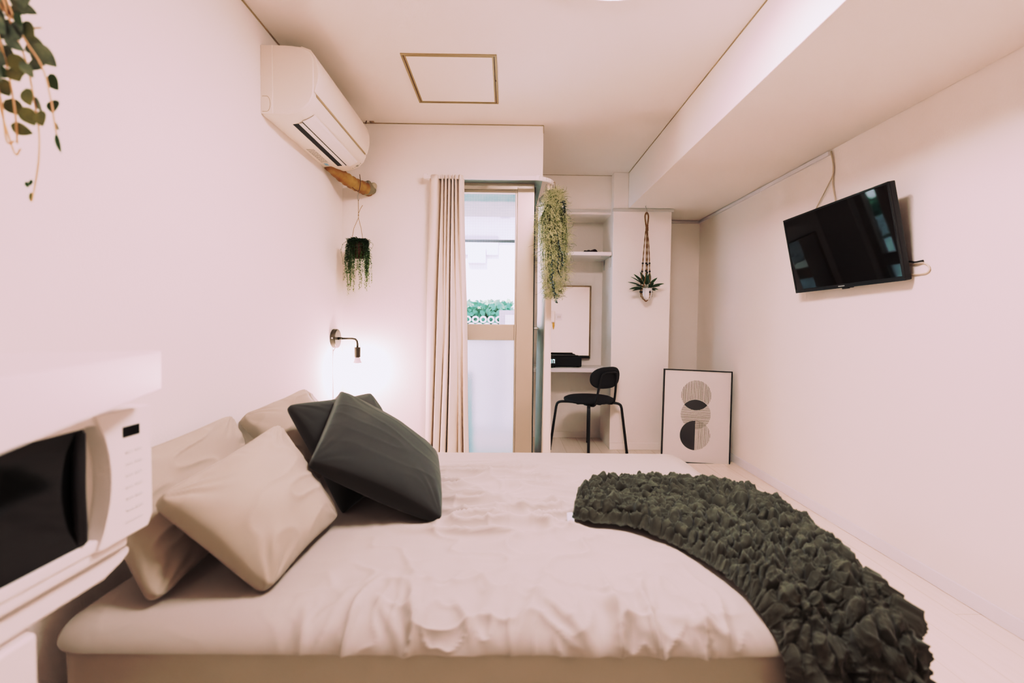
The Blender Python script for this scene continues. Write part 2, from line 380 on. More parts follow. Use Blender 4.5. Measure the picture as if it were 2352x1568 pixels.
# ------------------------------------------------------------------ outside
struct(MB().box(-9, 6, 4.6, 16, -3.2, -3.0).build('ground', 'concrete'), 'ground outside', 'ground')
struct(MB().box(-4.5, .07, 3.26, 4.9, -.12, -.02).build('terrace_slab', 'concrete'), 'balcony floor slab', 'floor')
b = thing('apartment_building', (-1.0, 9.6, -3.0), 'bright white building across from the balcony', 'building')
MB().box(-6, 2.6, 9.0, 10.5, -3.0, 3.15).build('wall', 'facade', b)
m = MB(); m.prism([(8.55, 3.05), (9.0, 3.45), (9.0, 3.05)], 0, -6, 2.6); part(m.build('eave', 'facade_grey', b), 'grey eave')
def bwin(x0, y0, x1, y1, name='window', yf=8.94):
    a = at_y(x0, y1, yf); c = at_y(x1, y0, yf); return MB().box(a.x, c.x, yf, 9.0, a.z, c.z).build(name, 'facade_grey', b, bevel=.01)
bwin(1040, 542, 1145, 585, 'balcony_panel'); bwin(1074, 570, 1116, 604, 'window', 8.90); bwin(1150, 485, 1172, 500, 'vent')
ou = thing('tint_box', (-.55, 3.8, -.02), 'blurred blue-grey box added behind the frosted lower pane', 'box')
MB().box(-.95, -.27, 3.62, 3.92, 0, .66).build('case', 'box_teal', ou, bevel=.02)  # added box that gives the frosted pane its blue-grey gradient
for x in (-.85, -.37): MB().box(x-.04, x+.04, 3.64, 3.90, -.02, .01).build('foot', 'concrete', ou)
# laundry pole and shade just outside
tag(MB().tube([(-2.2, 3.75, at_y(1100, 553, 3.75).z), (.068, 3.75, at_y(1100, 553, 3.75).z)], .012, 10).build('laundry_pole', 'pole', smooth=True), 'thin grey laundry pole seen through the balcony window', 'pole')
z0 = at_y(1110, 469, 4.4).z; z1 = at_y(1110, 424, 4.4).z
tag(MB().box(-3, .068, 4.3, 4.9, z0, z1+.3).build('balcony_ceiling', 'teal', bevel=.01), 'teal grey underside of the balcony above', 'balcony', kind='structure')
m = MB(); 
for i in range(4600):
    p = Vector((random.uniform(-2.2, .05), random.uniform(6.0, 6.6), at_y(1110, 712, 6.2).z+.08-abs(random.gauss(0, .28))))
    m.leaf(p, (random.uniform(-1, 1), random.uniform(-1, 1), random.uniform(-1, 1)), (random.uniform(-1, 1), -1, random.uniform(-1, 1)), .10, .06, seg=3)
hg = thing('hedge', (-1.1, 6.3, -3.0), 'green hedge outside behind a fence with round holes', 'hedge')
m.build('foliage', 'hedge', hg, smooth=True)
for k in range(8): MB().tube([(-2.0+k*.28, 6.3, -3.0), (-1.98+k*.28, 6.32, -1.5), (-2.0+k*.28, 6.3, .9)], .02, 8).build('stem', 'bronze', hg)
f = thing('garden_fence', (-1, 5.8, -3), 'pale fence with rows of round holes outside the balcony', 'fence')
m = MB(); zt = at_y(1110, 724, 5.8).z
for r in range(3):
    for i in range(26):
        cx = -2.2+i*.095+(r % 2)*.047; cz = zt-.05-r*.082
        m.tube([(cx+.034*math.cos(a), 5.8, cz+.034*math.sin(a)) for a in np.linspace(0, 2*PI, 17)[:-1]], .011, 6, closed=True)
m.build('ring_panel', 'facade', f)
MB().box(-2.2, .3, 5.79, 5.81, -3, zt-.30).build('lower_panel', 'facade', f)
a = at_y(1147, 752, 5.6); c = at_y(1174, 713, 5.6)
gp = thing('gate_post', (.0, 5.6, -3), 'grey blue post beside the fence outside', 'post')
MB().box(a.x, a.x+.35, 5.5, 5.65, -3, c.z).build('post', 'facade_grey', gp)
a = at_y(1160, 752, 5.4); c = at_y(1175, 723, 5.4)
MB().box(a.x, a.x+.2, 5.44, 5.5, -3, c.z).build('white_panel', 'facade', gp)

# ------------------------------------------------------------------ curtains and rail
rail = thing('curtain_rail', (-.15, 2.98, 1.945), 'white curtain rail bending round the corner over the balcony door', 'curtain rail')
pts = [(-.53, 2.99, 1.953), (-.2, 2.99, 1.953), (.16, 2.99, 1.953)]
for k in range(1, 9):
    an = k/8*PI/2; pts.append((.16+.12*math.sin(an), 3.11-.12*math.cos(an), 1.953))
pts += [(.28, 3.4, 1.953), (.28, 3.95, 1.953)]
m = MB()
for i in range(len(pts)-1):
    a, b2 = Vector(pts[i]), Vector(pts[i+1]); t = (b2-a).normalized(); n = Vector((-t.y, t.x, 0))*.007; up = Vector((0, 0, .011))
    m.add([a-n-up, a+n-up, a+n+up, a-n+up, b2-n-up, b2+n-up, b2+n+up, b2-n+up], [(0, 3, 2, 1), (4, 5, 6, 7), (0, 1, 5, 4), (1, 2, 6, 5), (2, 3, 7, 6), (3, 0, 4, 7)])
m.build('rail', 'white_plastic', rail)
for x in (-.52, -.13, .18):
    MB().box(x-.012, x+.012, 2.985, YB, 1.962, 1.974).build('bracket', 'white_plastic', rail, bevel=.002)
MB().box(.213, .28, 3.60, 3.615, 1.94, 1.952).build('bracket', 'white_plastic', rail, bevel=.002)

def cloth_path(top, bot, zt, zb, nz, n, seed, amp=.006):
    A = catmull([(p[0], p[1], 0) for p in top], n); B = catmull([(p[0], p[1], 0) for p in bot], n)
    P = np.zeros((nz, n, 3))
    for i in range(nz):
        t = i/(nz-1); s = t**1.15
        P[i] = A*(1-s)+B*s; P[i, :, 2] = zt+(zb-zt)*t
    nn = fnoise(P*np.array([9, 9, 1.1]), 1.0, seed); P[:, :, 0] += nn*amp*2; P[:, :, 1] += fnoise(P*np.array([9, 9, 1.3]), 1.0, seed+5)*amp
    return P
Yc0 = 2.985
def X(px, y=420, Y=Yc0): return at_y(px, y, Y).x
top = [(X(984), 3.0), (X(992), 2.975), (X(1003), 2.97), (X(1009), 3.005), (X(1014), 3.02), (X(1016), 2.965), (X(1021), 3.01), (X(1025), 2.965), (X(1029), 3.01), (X(1033), 2.965), (X(1037), 3.012),
       (X(1041), 2.965), (X(1045), 3.012), (X(1048), 2.965), (X(1053), 3.01), (X(1057), 2.965), (X(1062), 2.968), (X(1068), 2.99)]
def Xb(px): return at_y(px, 1030, Yc0).x
bot = [(Xb(976), 3.01), (Xb(982), 2.96), (Xb(989), 2.95), (Xb(991), 3.0), (Xb(995), 3.03), (Xb(997), 2.94), (Xb(1008), 2.96), (Xb(1009), 3.02), (Xb(1013), 2.93), (Xb(1021), 2.95), (Xb(1023), 3.02),
       (Xb(1029), 2.94), (Xb(1043), 2.95), (Xb(1052), 3.0), (Xb(1056), 2.94), (Xb(1063), 3.02), (Xb(1069), 2.945), (Xb(1078), 2.97)]
c = thing('curtain', (-.38, 2.98, .05), 'cream curtain gathered at the left of the balcony window', 'curtain', 'cream curtains')
P = cloth_path(top, bot, 1.962, .04, 46, 150, 3.1)
m = MB(); m.grid(P); m.build('drape', 'curtain', c, smooth=True, solid=.002)
for k in (1, 5, 7, 9, 11, 13, 15):
    m = MB(); m.tube([(top[k][0], top[k][1]-.002, 1.93), (top[k][0], top[k][1]-.004, 1.955), (top[k][0], 2.99, 1.966)], .0025, 6)
    m.build('pleat_hook', 'white_plastic', c, smooth=True)
c2 = thing('curtain', (.25, 3.2, .05), 'cream curtain drawn edge-on beside the balcony door, behind the pale moss plant', 'curtain', 'cream curtains')
top = [(.272, 3.085), (.255, 3.08), (.240, 3.085), (.246, 3.16), (.258, 3.22), (.246, 3.30), (.228, 3.38), (.216, 3.44), (.250, 3.48), (.29, 3.50), (.25, 3.54), (.222, 3.58), (.28, 3.62)]
bot = [(.292, 3.085), (.268, 3.075), (.240, 3.08), (.236, 3.16), (.246, 3.22), (.234, 3.30), (.222, 3.38), (.210, 3.45), (.250, 3.50), (.30, 3.52), (.25, 3.56), (.216, 3.60), (.29, 3.65)]
P = cloth_path(top, bot, 1.945, .04, 40, 100, 8.4, .004)
m = MB(); m.grid(P); m.build('drape', 'curtain', c2, smooth=True, solid=.002)

# ------------------------------------------------------------------ ceiling things
lc = (.36, 1.505)
cl = thing('ceiling_lamp', (lc[0], lc[1], ZC), 'round glowing ceiling lamp at the top edge of the photo', 'lamp')
part(MB().lathe([(.10, 0), (.285, 0), (.292, -.02), (.292, -.062), (.286, -.070), (.278, -.070), (.10, -.062)], (lc[0], lc[1], ZC), (0, 0, 1), 64).build('base_ring', 'white_plastic', cl, smooth=True, bevel=.003), 'white rim')
MB().lathe([(.277, -.064), (.272, -.074), (.255, -.083), (.215, -.091), (.14, -.097), (.02, -.099)], (lc[0], lc[1], ZC), (0, 0, 1), 64).build('diffuser', 'lamp_dome', cl, smooth=True)

hq = [at_z(*p, ZC) for p in [(920, 122), (1142, 125), (1144, 238), (962, 234)]]
hx0, hx1, hy0, hy1 = -.518, -.066, 2.274, 2.767
h = thing('ceiling_hatch', ((hx0+hx1)/2, (hy0+hy1)/2, ZC), 'square ceiling access hatch with a tan metal frame', 'hatch')
def ring(m, x0, x1, y0, y1, w, z0, z1):
    m.box(x0, x1, y0, y0+w, z0, z1); m.box(x0, x1, y1-w, y1, z0, z1); m.box(x0, x0+w, y0+w, y1-w, z0, z1); m.box(x1-w, x1, y0+w, y1-w, z0, z1)
m = MB(); ring(m, hx0, hx1, hy0, hy1, .010, ZC-.005, ZC+.001)
part(m.build('outer_frame', mat('hatch_frame', (.38, .27, .165, 1), .45, metal=.2), h, bevel=.0015), 'tan frame')
m = MB(); ring(m, hx0+.010, hx1-.010, hy0+.010, hy1-.010, .004, ZC-.001, ZC+.001)
part(m.build('gap', 'brown_wire', h), 'dark gap')
m = MB(); ring(m, hx0+.014, hx1-.014, hy0+.014, hy1-.014, .008, ZC-.004, ZC+.001)
part(m.build('inner_frame', M['hatch_frame'] if 'hatch_frame' in M else bpy.data.materials['hatch_frame'], h, bevel=.0015), 'tan inner frame')
MB().box(hx0+.022, hx1-.022, hy0+.022, hy1-.022, ZC-.003, ZC+.001).build('panel', 'ceil', h)
part(MB().box(hx1-.011, hx1-.006, 2.50, 2.512, ZC-.006, ZC-.003).build('catch', 'brown_wire', h), 'small dark catch')

# ------------------------------------------------------------------ air conditioner
AY0, AY1, AZ = 2.064, 2.824, 1.925
ac = thing('air_conditioner', (XL, (AY0+AY1)/2, AZ), 'white wall-mounted air conditioner high on the left wall', 'air conditioner')
prof = [(.0, .0), (.075, .0), (.115, .004), (.150, .013), (.182, .030), (.206, .055), (.219, .085), (.222, .115), (.222, .225), (.216, .250), (.200, .270), (.172, .283), (.13, .289), (.075, .291), (.0, .290)]
def pr(sc=1, grow=0): return [(XL+p[0], AZ+p[1]) for p in prof]
# body: extruded profile with slightly rounded ends
m = MB(); m.prism([(x, z) for x, z in pr()], 1, AY0, AY1); m.build('body', 'ac', ac, bevel=.006, bseg=3, angle=50)
# bulged front panel over the body
fp = [(.2225, .098), (.226, .102), (.236, .135), (.2405, .165), (.239, .205), (.230, .245), (.208, .274), (.168, .289), (.166, .284), (.20, .269), (.216, .249), (.221, .225), (.221, .11)]
m = MB(); m.prism([(XL+a, AZ+b2) for a, b2 in fp], 1, AY0+.004, AY1-.004); m.build('front_panel', 'ac', ac, bevel=.003, angle=50)
# outlet: dark slot and two flaps set in the curved underside
def onprof(d):      # underside point at depth d
    for i in range(len(prof)-1):
        (a, b1), (c3, d3) = prof[i], prof[i+1]
        if a <= d <= c3 and c3 > a: return b1+(d3-b1)*(d-a)/(c3-a)
    return .1
def strip(m, d0, d1, y0, y1, out, n=5):
    P = np.zeros((n, 2, 3)); N = np.zeros((n, 2, 3))
    for i in range(n):
        d = d0+(d1-d0)*i/(n-1); z = onprof(d); e = 1e-3; tz = (onprof(d+e)-onprof(d-e))/(2*e); l = math.hypot(1, tz); nx, nz = tz/l, -1/l
        for j, y in enumerate((y0, y1)): P[i, j] = (XL+d+nx*out, y, AZ+z+nz*out)
    m.grid(P, flip=True); return P
m = MB(); strip(m, .088, .116, AY0+.10, AY1-.10, .0012); m.build('air_slot', 'dark', ac)
m = MB(); P = strip(m, .1175, .134, AY0+.095, AY1-.10, .004); part(m.build('louver', 'white_plastic', ac, solid=.004), 'narrow flap')
m = MB(); strip(m, .1345, .1400, AY0+.085, AY1-.10, .0046); part(m.build('gap', 'dark', ac), 'dark gap')
m = MB(); strip(m, .1405, .190, AY0+.08, AY1-.085, .006, 8); part(m.build('louver', 'white_plastic', ac, solid=.005), 'broad flap')
m = MB(); m.box(XL+.2215, XL+.2235, AY0+.03, AY1-.03, AZ+.090, AZ+.099)
part(m.build('panel_gap', 'caulk', ac), 'tan strip coloured as the shaded panel gap')  # shade between panel and body, put in as a tan strip
# side seam cover, round knock-out and labels
m = MB(); m.box(XL+.0, XL+.05, AY0-.004, AY0+.002, AZ+.002, AZ+.288); m.build('side_cover', 'ac', ac, bevel=.002)
m = MB(); m.tube([(XL+.006, AY0-.0035, AZ+.075)]+[(XL+.024+.016*math.cos(a), AY0-.0035, AZ+.043+.032*math.sin(a)) for a in np.linspace(PI/2, -PI/2, 12)]+[(XL+.006, AY0-.0035, AZ+.011)], .0012, 5)
part(m.build('knockout_groove', 'caulk', ac), 'tan groove')
m = MB()
for r in range(5):
    y = AY0+.40
    while y < AY0+.60:
        l = random.uniform(.012, .04); m.box(XL+.022+r*.008, XL+.0255+r*.008, y, min(y+l, AY0+.60), AZ-.0008, AZ+.001); y += l+.006
part(m.build('caution_label', 'grey_print', ac), 'fine grey printed lines')
m = MB(); m.box(XL+.026, XL+.046, AY0+.615, AY0+.65, AZ-.0008, AZ+.001); part(m.build('blue_sticker', 'blue_print', ac), 'small blue sticker')
m = MB()
for d0 in (.148, .160, .166, .184, .192): strip(m, d0, d0+.003, AY1-.032, AY1-.022, .0008, 2)
strip(m, .170, .182, AY1-.04, AY1-.018, .0006, 2)
part(m.build('indicator_marks', 'grey_print', ac), 'small grey indicator marks')
# cable at the ceiling
m = MB(); m.cur = 0
q = [at_y(840, 284, 3.03), at_y(842, 277, 3.03), at_y(848, 273, 3.035), at_y(853, 270, 3.04)]
m.tube([tuple(p) for p in catmull(q, 14)], .004, 8); m.cur = 1; e = at_y(854, 274, 3.045); m.box(e.x-.012, e.x+.016, 3.03, YB, e.z-.02, e.z+.012)
tag(m.build('power_cable', ['brown_wire', 'caulk'], smooth=True), 'short brown cable at the ceiling corner behind the air conditioner', 'cable')
pb = thing('pipe_bundle', (-.95, 2.95, 1.85), 'tan tape-wrapped pipe bundle hanging under the air conditioner', 'pipe')
q = [(-1.03, 2.74, 1.935), (-1.0, 2.82, 1.915), (-.965, 2.88, 1.895), (-.935, 2.94, 1.885), (-.905, 3.0, 1.882), (-.89, 3.07, 1.885)]
m = MB(); cp = catmull(q, 30); m.tube([tuple(p) for p in cp], [.026+.010*min(1, i/8)+.0035*math.sin(i*1.9)+.002*math.sin(i*4.3) for i in range(30)], 16)
part(m.build('wrapped_pipe', 'tan_tape', pb, smooth=True), 'amber tape')
m = MB(); m.sphere((-.885, 3.025, 1.885), .052, 16, 10, (.85, .6, .75))
for k in range(14): m.sphere((-.885+random.uniform(-.03, .035), 3.02+random.uniform(-.015, .02), 1.885+random.uniform(-.03, .03)), random.uniform(.012, .022), 10, 6); part(m.build('putty_collar', 'putty', pb, smooth=True), 'pale putty')
m = MB()
for s in (-1, 1): m.tube([tuple(p) for p in catmull([(-.935+s*.035, 2.93-s*.03, 1.935), (-.93+s*.035, 2.90, 1.885), (-.915+s*.015, 2.895, 1.845), (-.906, 2.90, 1.834)], 12)], .0022, 6)
part(m.build('tie_wire', 'brown_wire', pb, smooth=True), 'brown tie wire')

# ------------------------------------------------------------------ wall sconce
sp = at_x(770, 777, XL+.012); SC = Vector((XL, sp.y, sp.z)); ZS = SC.z
sc = thing('wall_sconce', SC, 'bronze-grey wall lamp with a bare lit bulb on the left wall', 'lamp')
MB().lathe([(.054, 0), (.058, .003), (.058, .026), (.054, .030), (.01, .030)], SC, (1, 0, 0), 48).build('wall_plate', 'sconce', sc, smooth=True, bevel=.002)
sk = at_y(821, 797, SC.y)
elbow = [(XL+.03, SC.y, ZS), (sk.x-.03, SC.y, ZS), (sk.x-.012, SC.y, ZS-.004), (sk.x-.003, SC.y, ZS-.014), (sk.x, SC.y, ZS-.03), (sk.x, SC.y, sk.z)]
m = MB(); m.tube(elbow, .0062, 12); m.tube([(XL+.03, SC.y, ZS), (XL+.055, SC.y, ZS)], .0085, 12); m.build('arm', 'sconce', sc, smooth=True)
zs1 = at_y(821, 820, SC.y).z
MB().lathe([(.004, 0), (.0185, 0), (.0185, zs1-sk.z), (.004, zs1-sk.z)], (sk.x, SC.y, sk.z), (0, 0, 1), 24).build('socket', 'sconce', sc, smooth=True, bevel=.001)
bl = part(MB().lathe([(.010, 0), (.016, -.004), (.019, -.018), (.0255, -.034), (.027, -.036)], (sk.x, SC.y, zs1), (0, 0, 1), 24).build('bulb_neck', 'bulb_glass', sc, smooth=True), 'white flared bulb neck')
MB().lathe([(.026, -.0365), (.025, -.042), (.018, -.049), (.002, -.052)], (sk.x, SC.y, zs1), (0, 0, 1), 24).build('bulb_face', 'bulb_lit', bl, smooth=True)
part(MB().sphere((XL+.014, SC.y-.058, ZS+.004), .0045, 10, 6).build('switch', 'white_plastic', sc, smooth=True), 'white button')
m = MB(); m.tube([tuple(p) for p in catmull([(XL+.012, SC.y-.002, ZS-.058), (XL+.007, SC.y-.012, ZS-.075), (XL+.004, SC.y-.015, ZS-.10), (XL+.004, SC.y-.015, .50)], 20)], .0022, 6)
part(m.build('cord', 'wire', sc, smooth=True), 'thin grey cord')

# ------------------------------------------------------------------ bed
BX0, BX1, BY0, BY1, BZ = XL+.062, .905, .972, 2.455, .40
bed = thing('bed', ((BX0+BX1)/2, (BY0+BY1)/2, 0), 'double bed with a rumpled beige fitted sheet', 'bed')
def fold(x, y, p, q, width, h):          # soft crease along segment p-q
    px, py = p; dx, dy = q[0]-px, q[1]-py; l = math.hypot(dx, dy); dx /= l; dy /= l
    a = (x-px)*dx+(y-py)*dy; dd = (x-px)*-dy+(y-py)*dx
    env = 1/(1+np.exp(-(a-.0)/(.06*l)))*1/(1+np.exp((a-l)/(.06*l)))
    return h*env*np.exp(-(dd/width)**2)
def sheet_surface(zb, inset=0, amp=1):
    Rp, rz = .115, .060; cx, cy = (BX0+BX1)/2, (BY0+BY1)/2; hx, hy = (BX1-BX0)/2-inset, (BY1-BY0)/2-inset
    nx, ny, nz = 330, 260, 40
    xs = np.linspace(-hx, hx, nx); ys = np.linspace(-hy, hy, ny); zs = np.linspace(BZ, zb, nz)
    mb = MB()
    def shape(x, y, z):
        qx = np.clip(x, -hx+Rp, hx-Rp); qy = np.clip(y, -hy+Rp, hy-Rp); qz = np.minimum(z, BZ-rz)
        dx, dy, dz = (x-qx)/Rp, (y-qy)/Rp, (z-qz)/rz
        l = np.sqrt(dx*dx+dy*dy+dz*dz); l = np.where(l < 1e-6, 1, l); l = np.maximum(l, 1e-6)
        mx = np.maximum(np.maximum(abs(dx), abs(dy)), abs(dz)); s = np.where(mx > 1e-6, mx/l, 1)
        X3 = qx+Rp*dx*s+cx; Y3 = qy+Rp*dy*s+cy; Z3 = qz+rz*dz*s
        nxx, nyy, nzz = dx*s/Rp, dy*s/Rp, dz*s/rz; nl = np.sqrt(nxx**2+nyy**2+nzz**2); nl = np.where(nl < 1e-6, 1, nl)
        return np.stack([X3, Y3, Z3], -1), np.stack([nxx/nl, nyy/nl, nzz/nl], -1)
    def disp(Pt):
        x, y, z = Pt[..., 0], Pt[..., 1], Pt[..., 2]
        def nz_(sx, sy, sz, s): return fnoise(Pt*np.array([sx, sy, sz]), 1, s)
        topm = np.clip((z-BZ+.10)/.08, 0, 1)
        d = .008*nz_(2.2, 2.6, 2, 1.0)*topm*np.clip((2.45-y)/.3, .25, 1)
        env = np.exp(-((x+.02)/.30)**4)*np.exp(-((y-1.75)/.42)**6)
        r1 = 1-abs(nz_(3.0, 10.0, 1, 4.0)+.35*nz_(7, 16, 1, 6.0)); d = d+.040*env*(np.clip(r1, 0, 1)**6-.3)
        env2 = np.exp(-((x-.12)/.55)**6)*np.exp(-((y-1.03)/.15)**2)
        r2 = 1-abs(nz_(9.0, 3.2, 4.5, 9.0)+.4*nz_(17, 6, 8, 12.0)); d = d+.028*env2*(np.clip(r2, 0, 1)**7-.25)+.008*env2*(np.clip(1-abs(nz_(20, 9, 9, 31.0)), 0, 1)**8)
        r3 = 1-abs(nz_(6.0, 6.5, 2, 21.0)+.3*nz_(13, 14, 3, 23.0)); d = d+.011*topm*np.clip((2.25-y)/.25, 0, 1)*np.clip((x+.55)/.3, .1, 1)*np.clip(r3, 0, 1)**10
        # individual folds seen on the sheet
        for p, q, wd, hh in [((.02, 1.72), (.20, 1.38), .016, .009), ((-.08, 1.80), (.06, 1.62), .014, .007), ((.16, 1.58), (.10, 1.25), .022, .008), ((-.35, 1.95), (.12, 2.03), .020, .008), ((-.32, 1.72), (.06, 1.80), .018, .007),
                             ((-.28, 2.16), (.12, 2.20), .018, .007), ((-.30, 1.50), (.02, 1.62), .016, .006), ((.06, 1.14), (.20, .96), .016, .013), ((.20, 1.12), (.34, .97), .018, .010), ((.11, 1.2), (.02, .97), .016, .010), ((-.12, 1.1), (-.05, .95), .014, .008),
                             ((.34, 1.05), (.52, .98), .012, .006), ((-.30, 1.09), (-.20, .95), .012, .007), ((-.45, 1.06), (-.42, .94), .012, .006), ((-.02, 2.4), (.02, 1.4), .004, .0025), ((.05, 2.4), (.09, 1.4), .004, .002)]:
            d = d+fold(x, y, p, q, wd, hh)*topm
        return d*(1-.92*np.clip((x-.44)/.12, 0, 1))
    Xg, Yg = np.meshgrid(xs, ys, indexing='ij')
    def addpatch(x, y, z, flip=False):
        Pt, N = shape(x, y, z); N = np.where((abs(N).sum(-1, keepdims=True) < 1e-6), np.array([0, 0, 1.]), N)
        Pt = Pt+N*(amp*disp(Pt)-inset)[..., None]
        if inset: Pt[..., 2] = np.minimum(Pt[..., 2], .356)
        mb.grid(Pt, flip)
    addpatch(Xg, Yg, np.full_like(Xg, BZ))
    for sy, fl in ((-hy, False), (hy, True)):
        A, B = np.meshgrid(xs, zs, indexing='ij'); addpatch(A, np.full_like(A, sy), B, not fl)
    for sx, fl in ((-hx, True), (hx, False)):
        A, B = np.meshgrid(ys, zs, indexing='ij'); addpatch(np.full_like(A, sx), A, B, not fl)
    return mb
o = sheet_surface(.350).build('fitted_sheet', 'sheet', bed, smooth=True)
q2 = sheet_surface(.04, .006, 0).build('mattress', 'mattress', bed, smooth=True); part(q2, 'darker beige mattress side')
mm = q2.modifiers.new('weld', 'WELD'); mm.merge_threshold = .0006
mm = o.modifiers.new('weld', 'WELD'); mm.merge_threshold = .0006
part(MB().box(BX0+.06, BX1-.06, BY0+.06, BY1-.06, .0, .10).build('bed_base', 'black_fabric', bed, bevel=.01), 'dark low base')

# ------------------------------------------------------------------ pillows
def pillow(name, corners, thick, material, label, cat, group, seed, pinch=.07, wr=.006, n=84, blunt=10, worm=1.0, pw=.47, back=.8, seam=.5):
    TLc, TRc, BRc, BLc = [np.array(c, float) for c in corners]
    u = np.linspace(-1, 1, n); U, V = np.meshgrid(u, u, indexing='ij')
    k = 1.05/np.maximum(1, (abs(U)**blunt+abs(V)**blunt)**(1/blunt)*1.03)
    U2 = U*(1-pinch*(1-V*V)*abs(U))*k; V2 = V*(1-pinch*(1-U*U)*abs(V))*k
    a, b2 = ((U2+1)/2)[..., None], ((V2+1)/2)[..., None]
    base = (TLc*(1-a)+TRc*a)*(1-b2)+(BLc*(1-a)+BRc*a)*b2
    nrm = np.cross(TRc-TLc+BRc-BLc, BLc-TLc+BRc-TRc); nrm /= np.linalg.norm(nrm)
    if nrm@(np.array(CAM)-base.mean((0, 1))) < 0: nrm = -nrm
    h = 1.2*thick*np.clip((1-U**2)*(1-V**2), 0, 1)**pw
    h *= 1+.10*fnoise(np.stack([U, V, U*0], -1), 1.3, seed)
    edge = np.clip((1-U**2)*(1-V**2), 0, 1)**.25
    w = np.zeros_like(U)
    for cu, cv in ((-1, -1), (1, -1), (1, 1), (-1, 1)):
        dx, dy = U-cu, V-cv; rr = np.sqrt(dx*dx+dy*dy)+1e-6; an = np.arctan2(dy, dx)
        w += np.sin(an*15+4*fnoise(np.stack([an*2, rr*1.5, rr*0], -1), 1, seed+cu*3+cv*7))*np.exp(-((rr-.25)/.35)**2)*.6
    r = 1-abs(fnoise(np.stack([U*1.1+V*1.5, V*2.4-U*.6, U*0], -1), 1, seed+13)); w += 1.5*worm*(np.clip(r, 0, 1)**7-.2)
    w += 1.6*fnoise(np.stack([U*1.6, V*1.6, U*0], -1), 1, seed+31)
    for s_, ax in ((1, V), (1, U)):
        other = U if ax is V else V
        w += .5*np.sin(other*24+5*fnoise(np.stack([other*3, ax, ax*0], -1), 1, seed+3))*np.clip(abs(ax)-.72, 0, 1)*4*(1-abs(ax))*2.0
    dis = wr*w*edge
    F = base+nrm*(h+dis)[..., None]; B = base-nrm*(h*back)[..., None]; B[..., 2] = np.maximum(B[..., 2], .398); F[..., 2] = np.maximum(F[..., 2], .399)
    mb = MB(); mb.grid(F, flip=True); mb.grid(B)
    o = mb.build(name, material, smooth=True)
    q = o.modifiers.new('weld', 'WELD'); q.merge_threshold = .0008
    return tag(o, label, cat, group)
V3 = lambda *a: np.array(a)
G = 'beige pillows on the bed'
pillow('pillow', [at_y(547, 960, 1.86), at_y(697, 894, 2.25), (-.70, 2.25, .43), (-.74, 1.74, .43)], .075, 'pillow', 'beige pillow leaning on the wall behind the dark cushions, upper corner raised', 'pillow', G, 2.2)
pillow('pillow', [at_y(700, 968, 2.0), at_y(779, 904, 2.40), (-.64, 2.36, .43), (-.66, 1.98, .43)], .06, 'pillow', 'beige pillow almost hidden behind the dark cushions, nearest the wall lamp', 'pillow', G, 5.7)
pillow('pillow', [(-1.02, 1.12, .675), at_y(528, 952, 1.66), (-.82, 1.62, .43), at_z(350, 1394, .405)], .055, 'pillow', 'beige pillow against the wall behind the microwave', 'pillow', G, 9.1)
pillow('pillow', [at_y(345, 1150, 1.10), at_y(636, 976, 1.60), at_y(775, 1190, 1.50), at_z(612, 1364, .405)], .075, 'pillow', 'large beige pillow tilted at the front of the pile', 'pillow', G, 14.3, wr=.009, worm=.45)
G = 'charcoal cushions on the bed'
pillow('cushion', [at_y(661, 935, 1.78), (-.62, 2.14, .72), (-.40, 2.0, .43), at_z(790, 1176, .405)], .07, 'cushion', 'charcoal cushion standing behind the other charcoal cushion', 'cushion', G, 3.3, wr=.0035, worm=.4, blunt=30, pw=.42)
pillow('cushion', [at_y(779, 905, 1.86), at_y(998, 1044, 1.985), at_z(1008, 1194, .405), at_y(713, 1066, 1.46)], .075, 'cushion', 'large charcoal cushion lying tilted on top of the pile', 'cushion', G, 6.6, pinch=.02, wr=.0035, worm=.4, blunt=30, pw=.38)

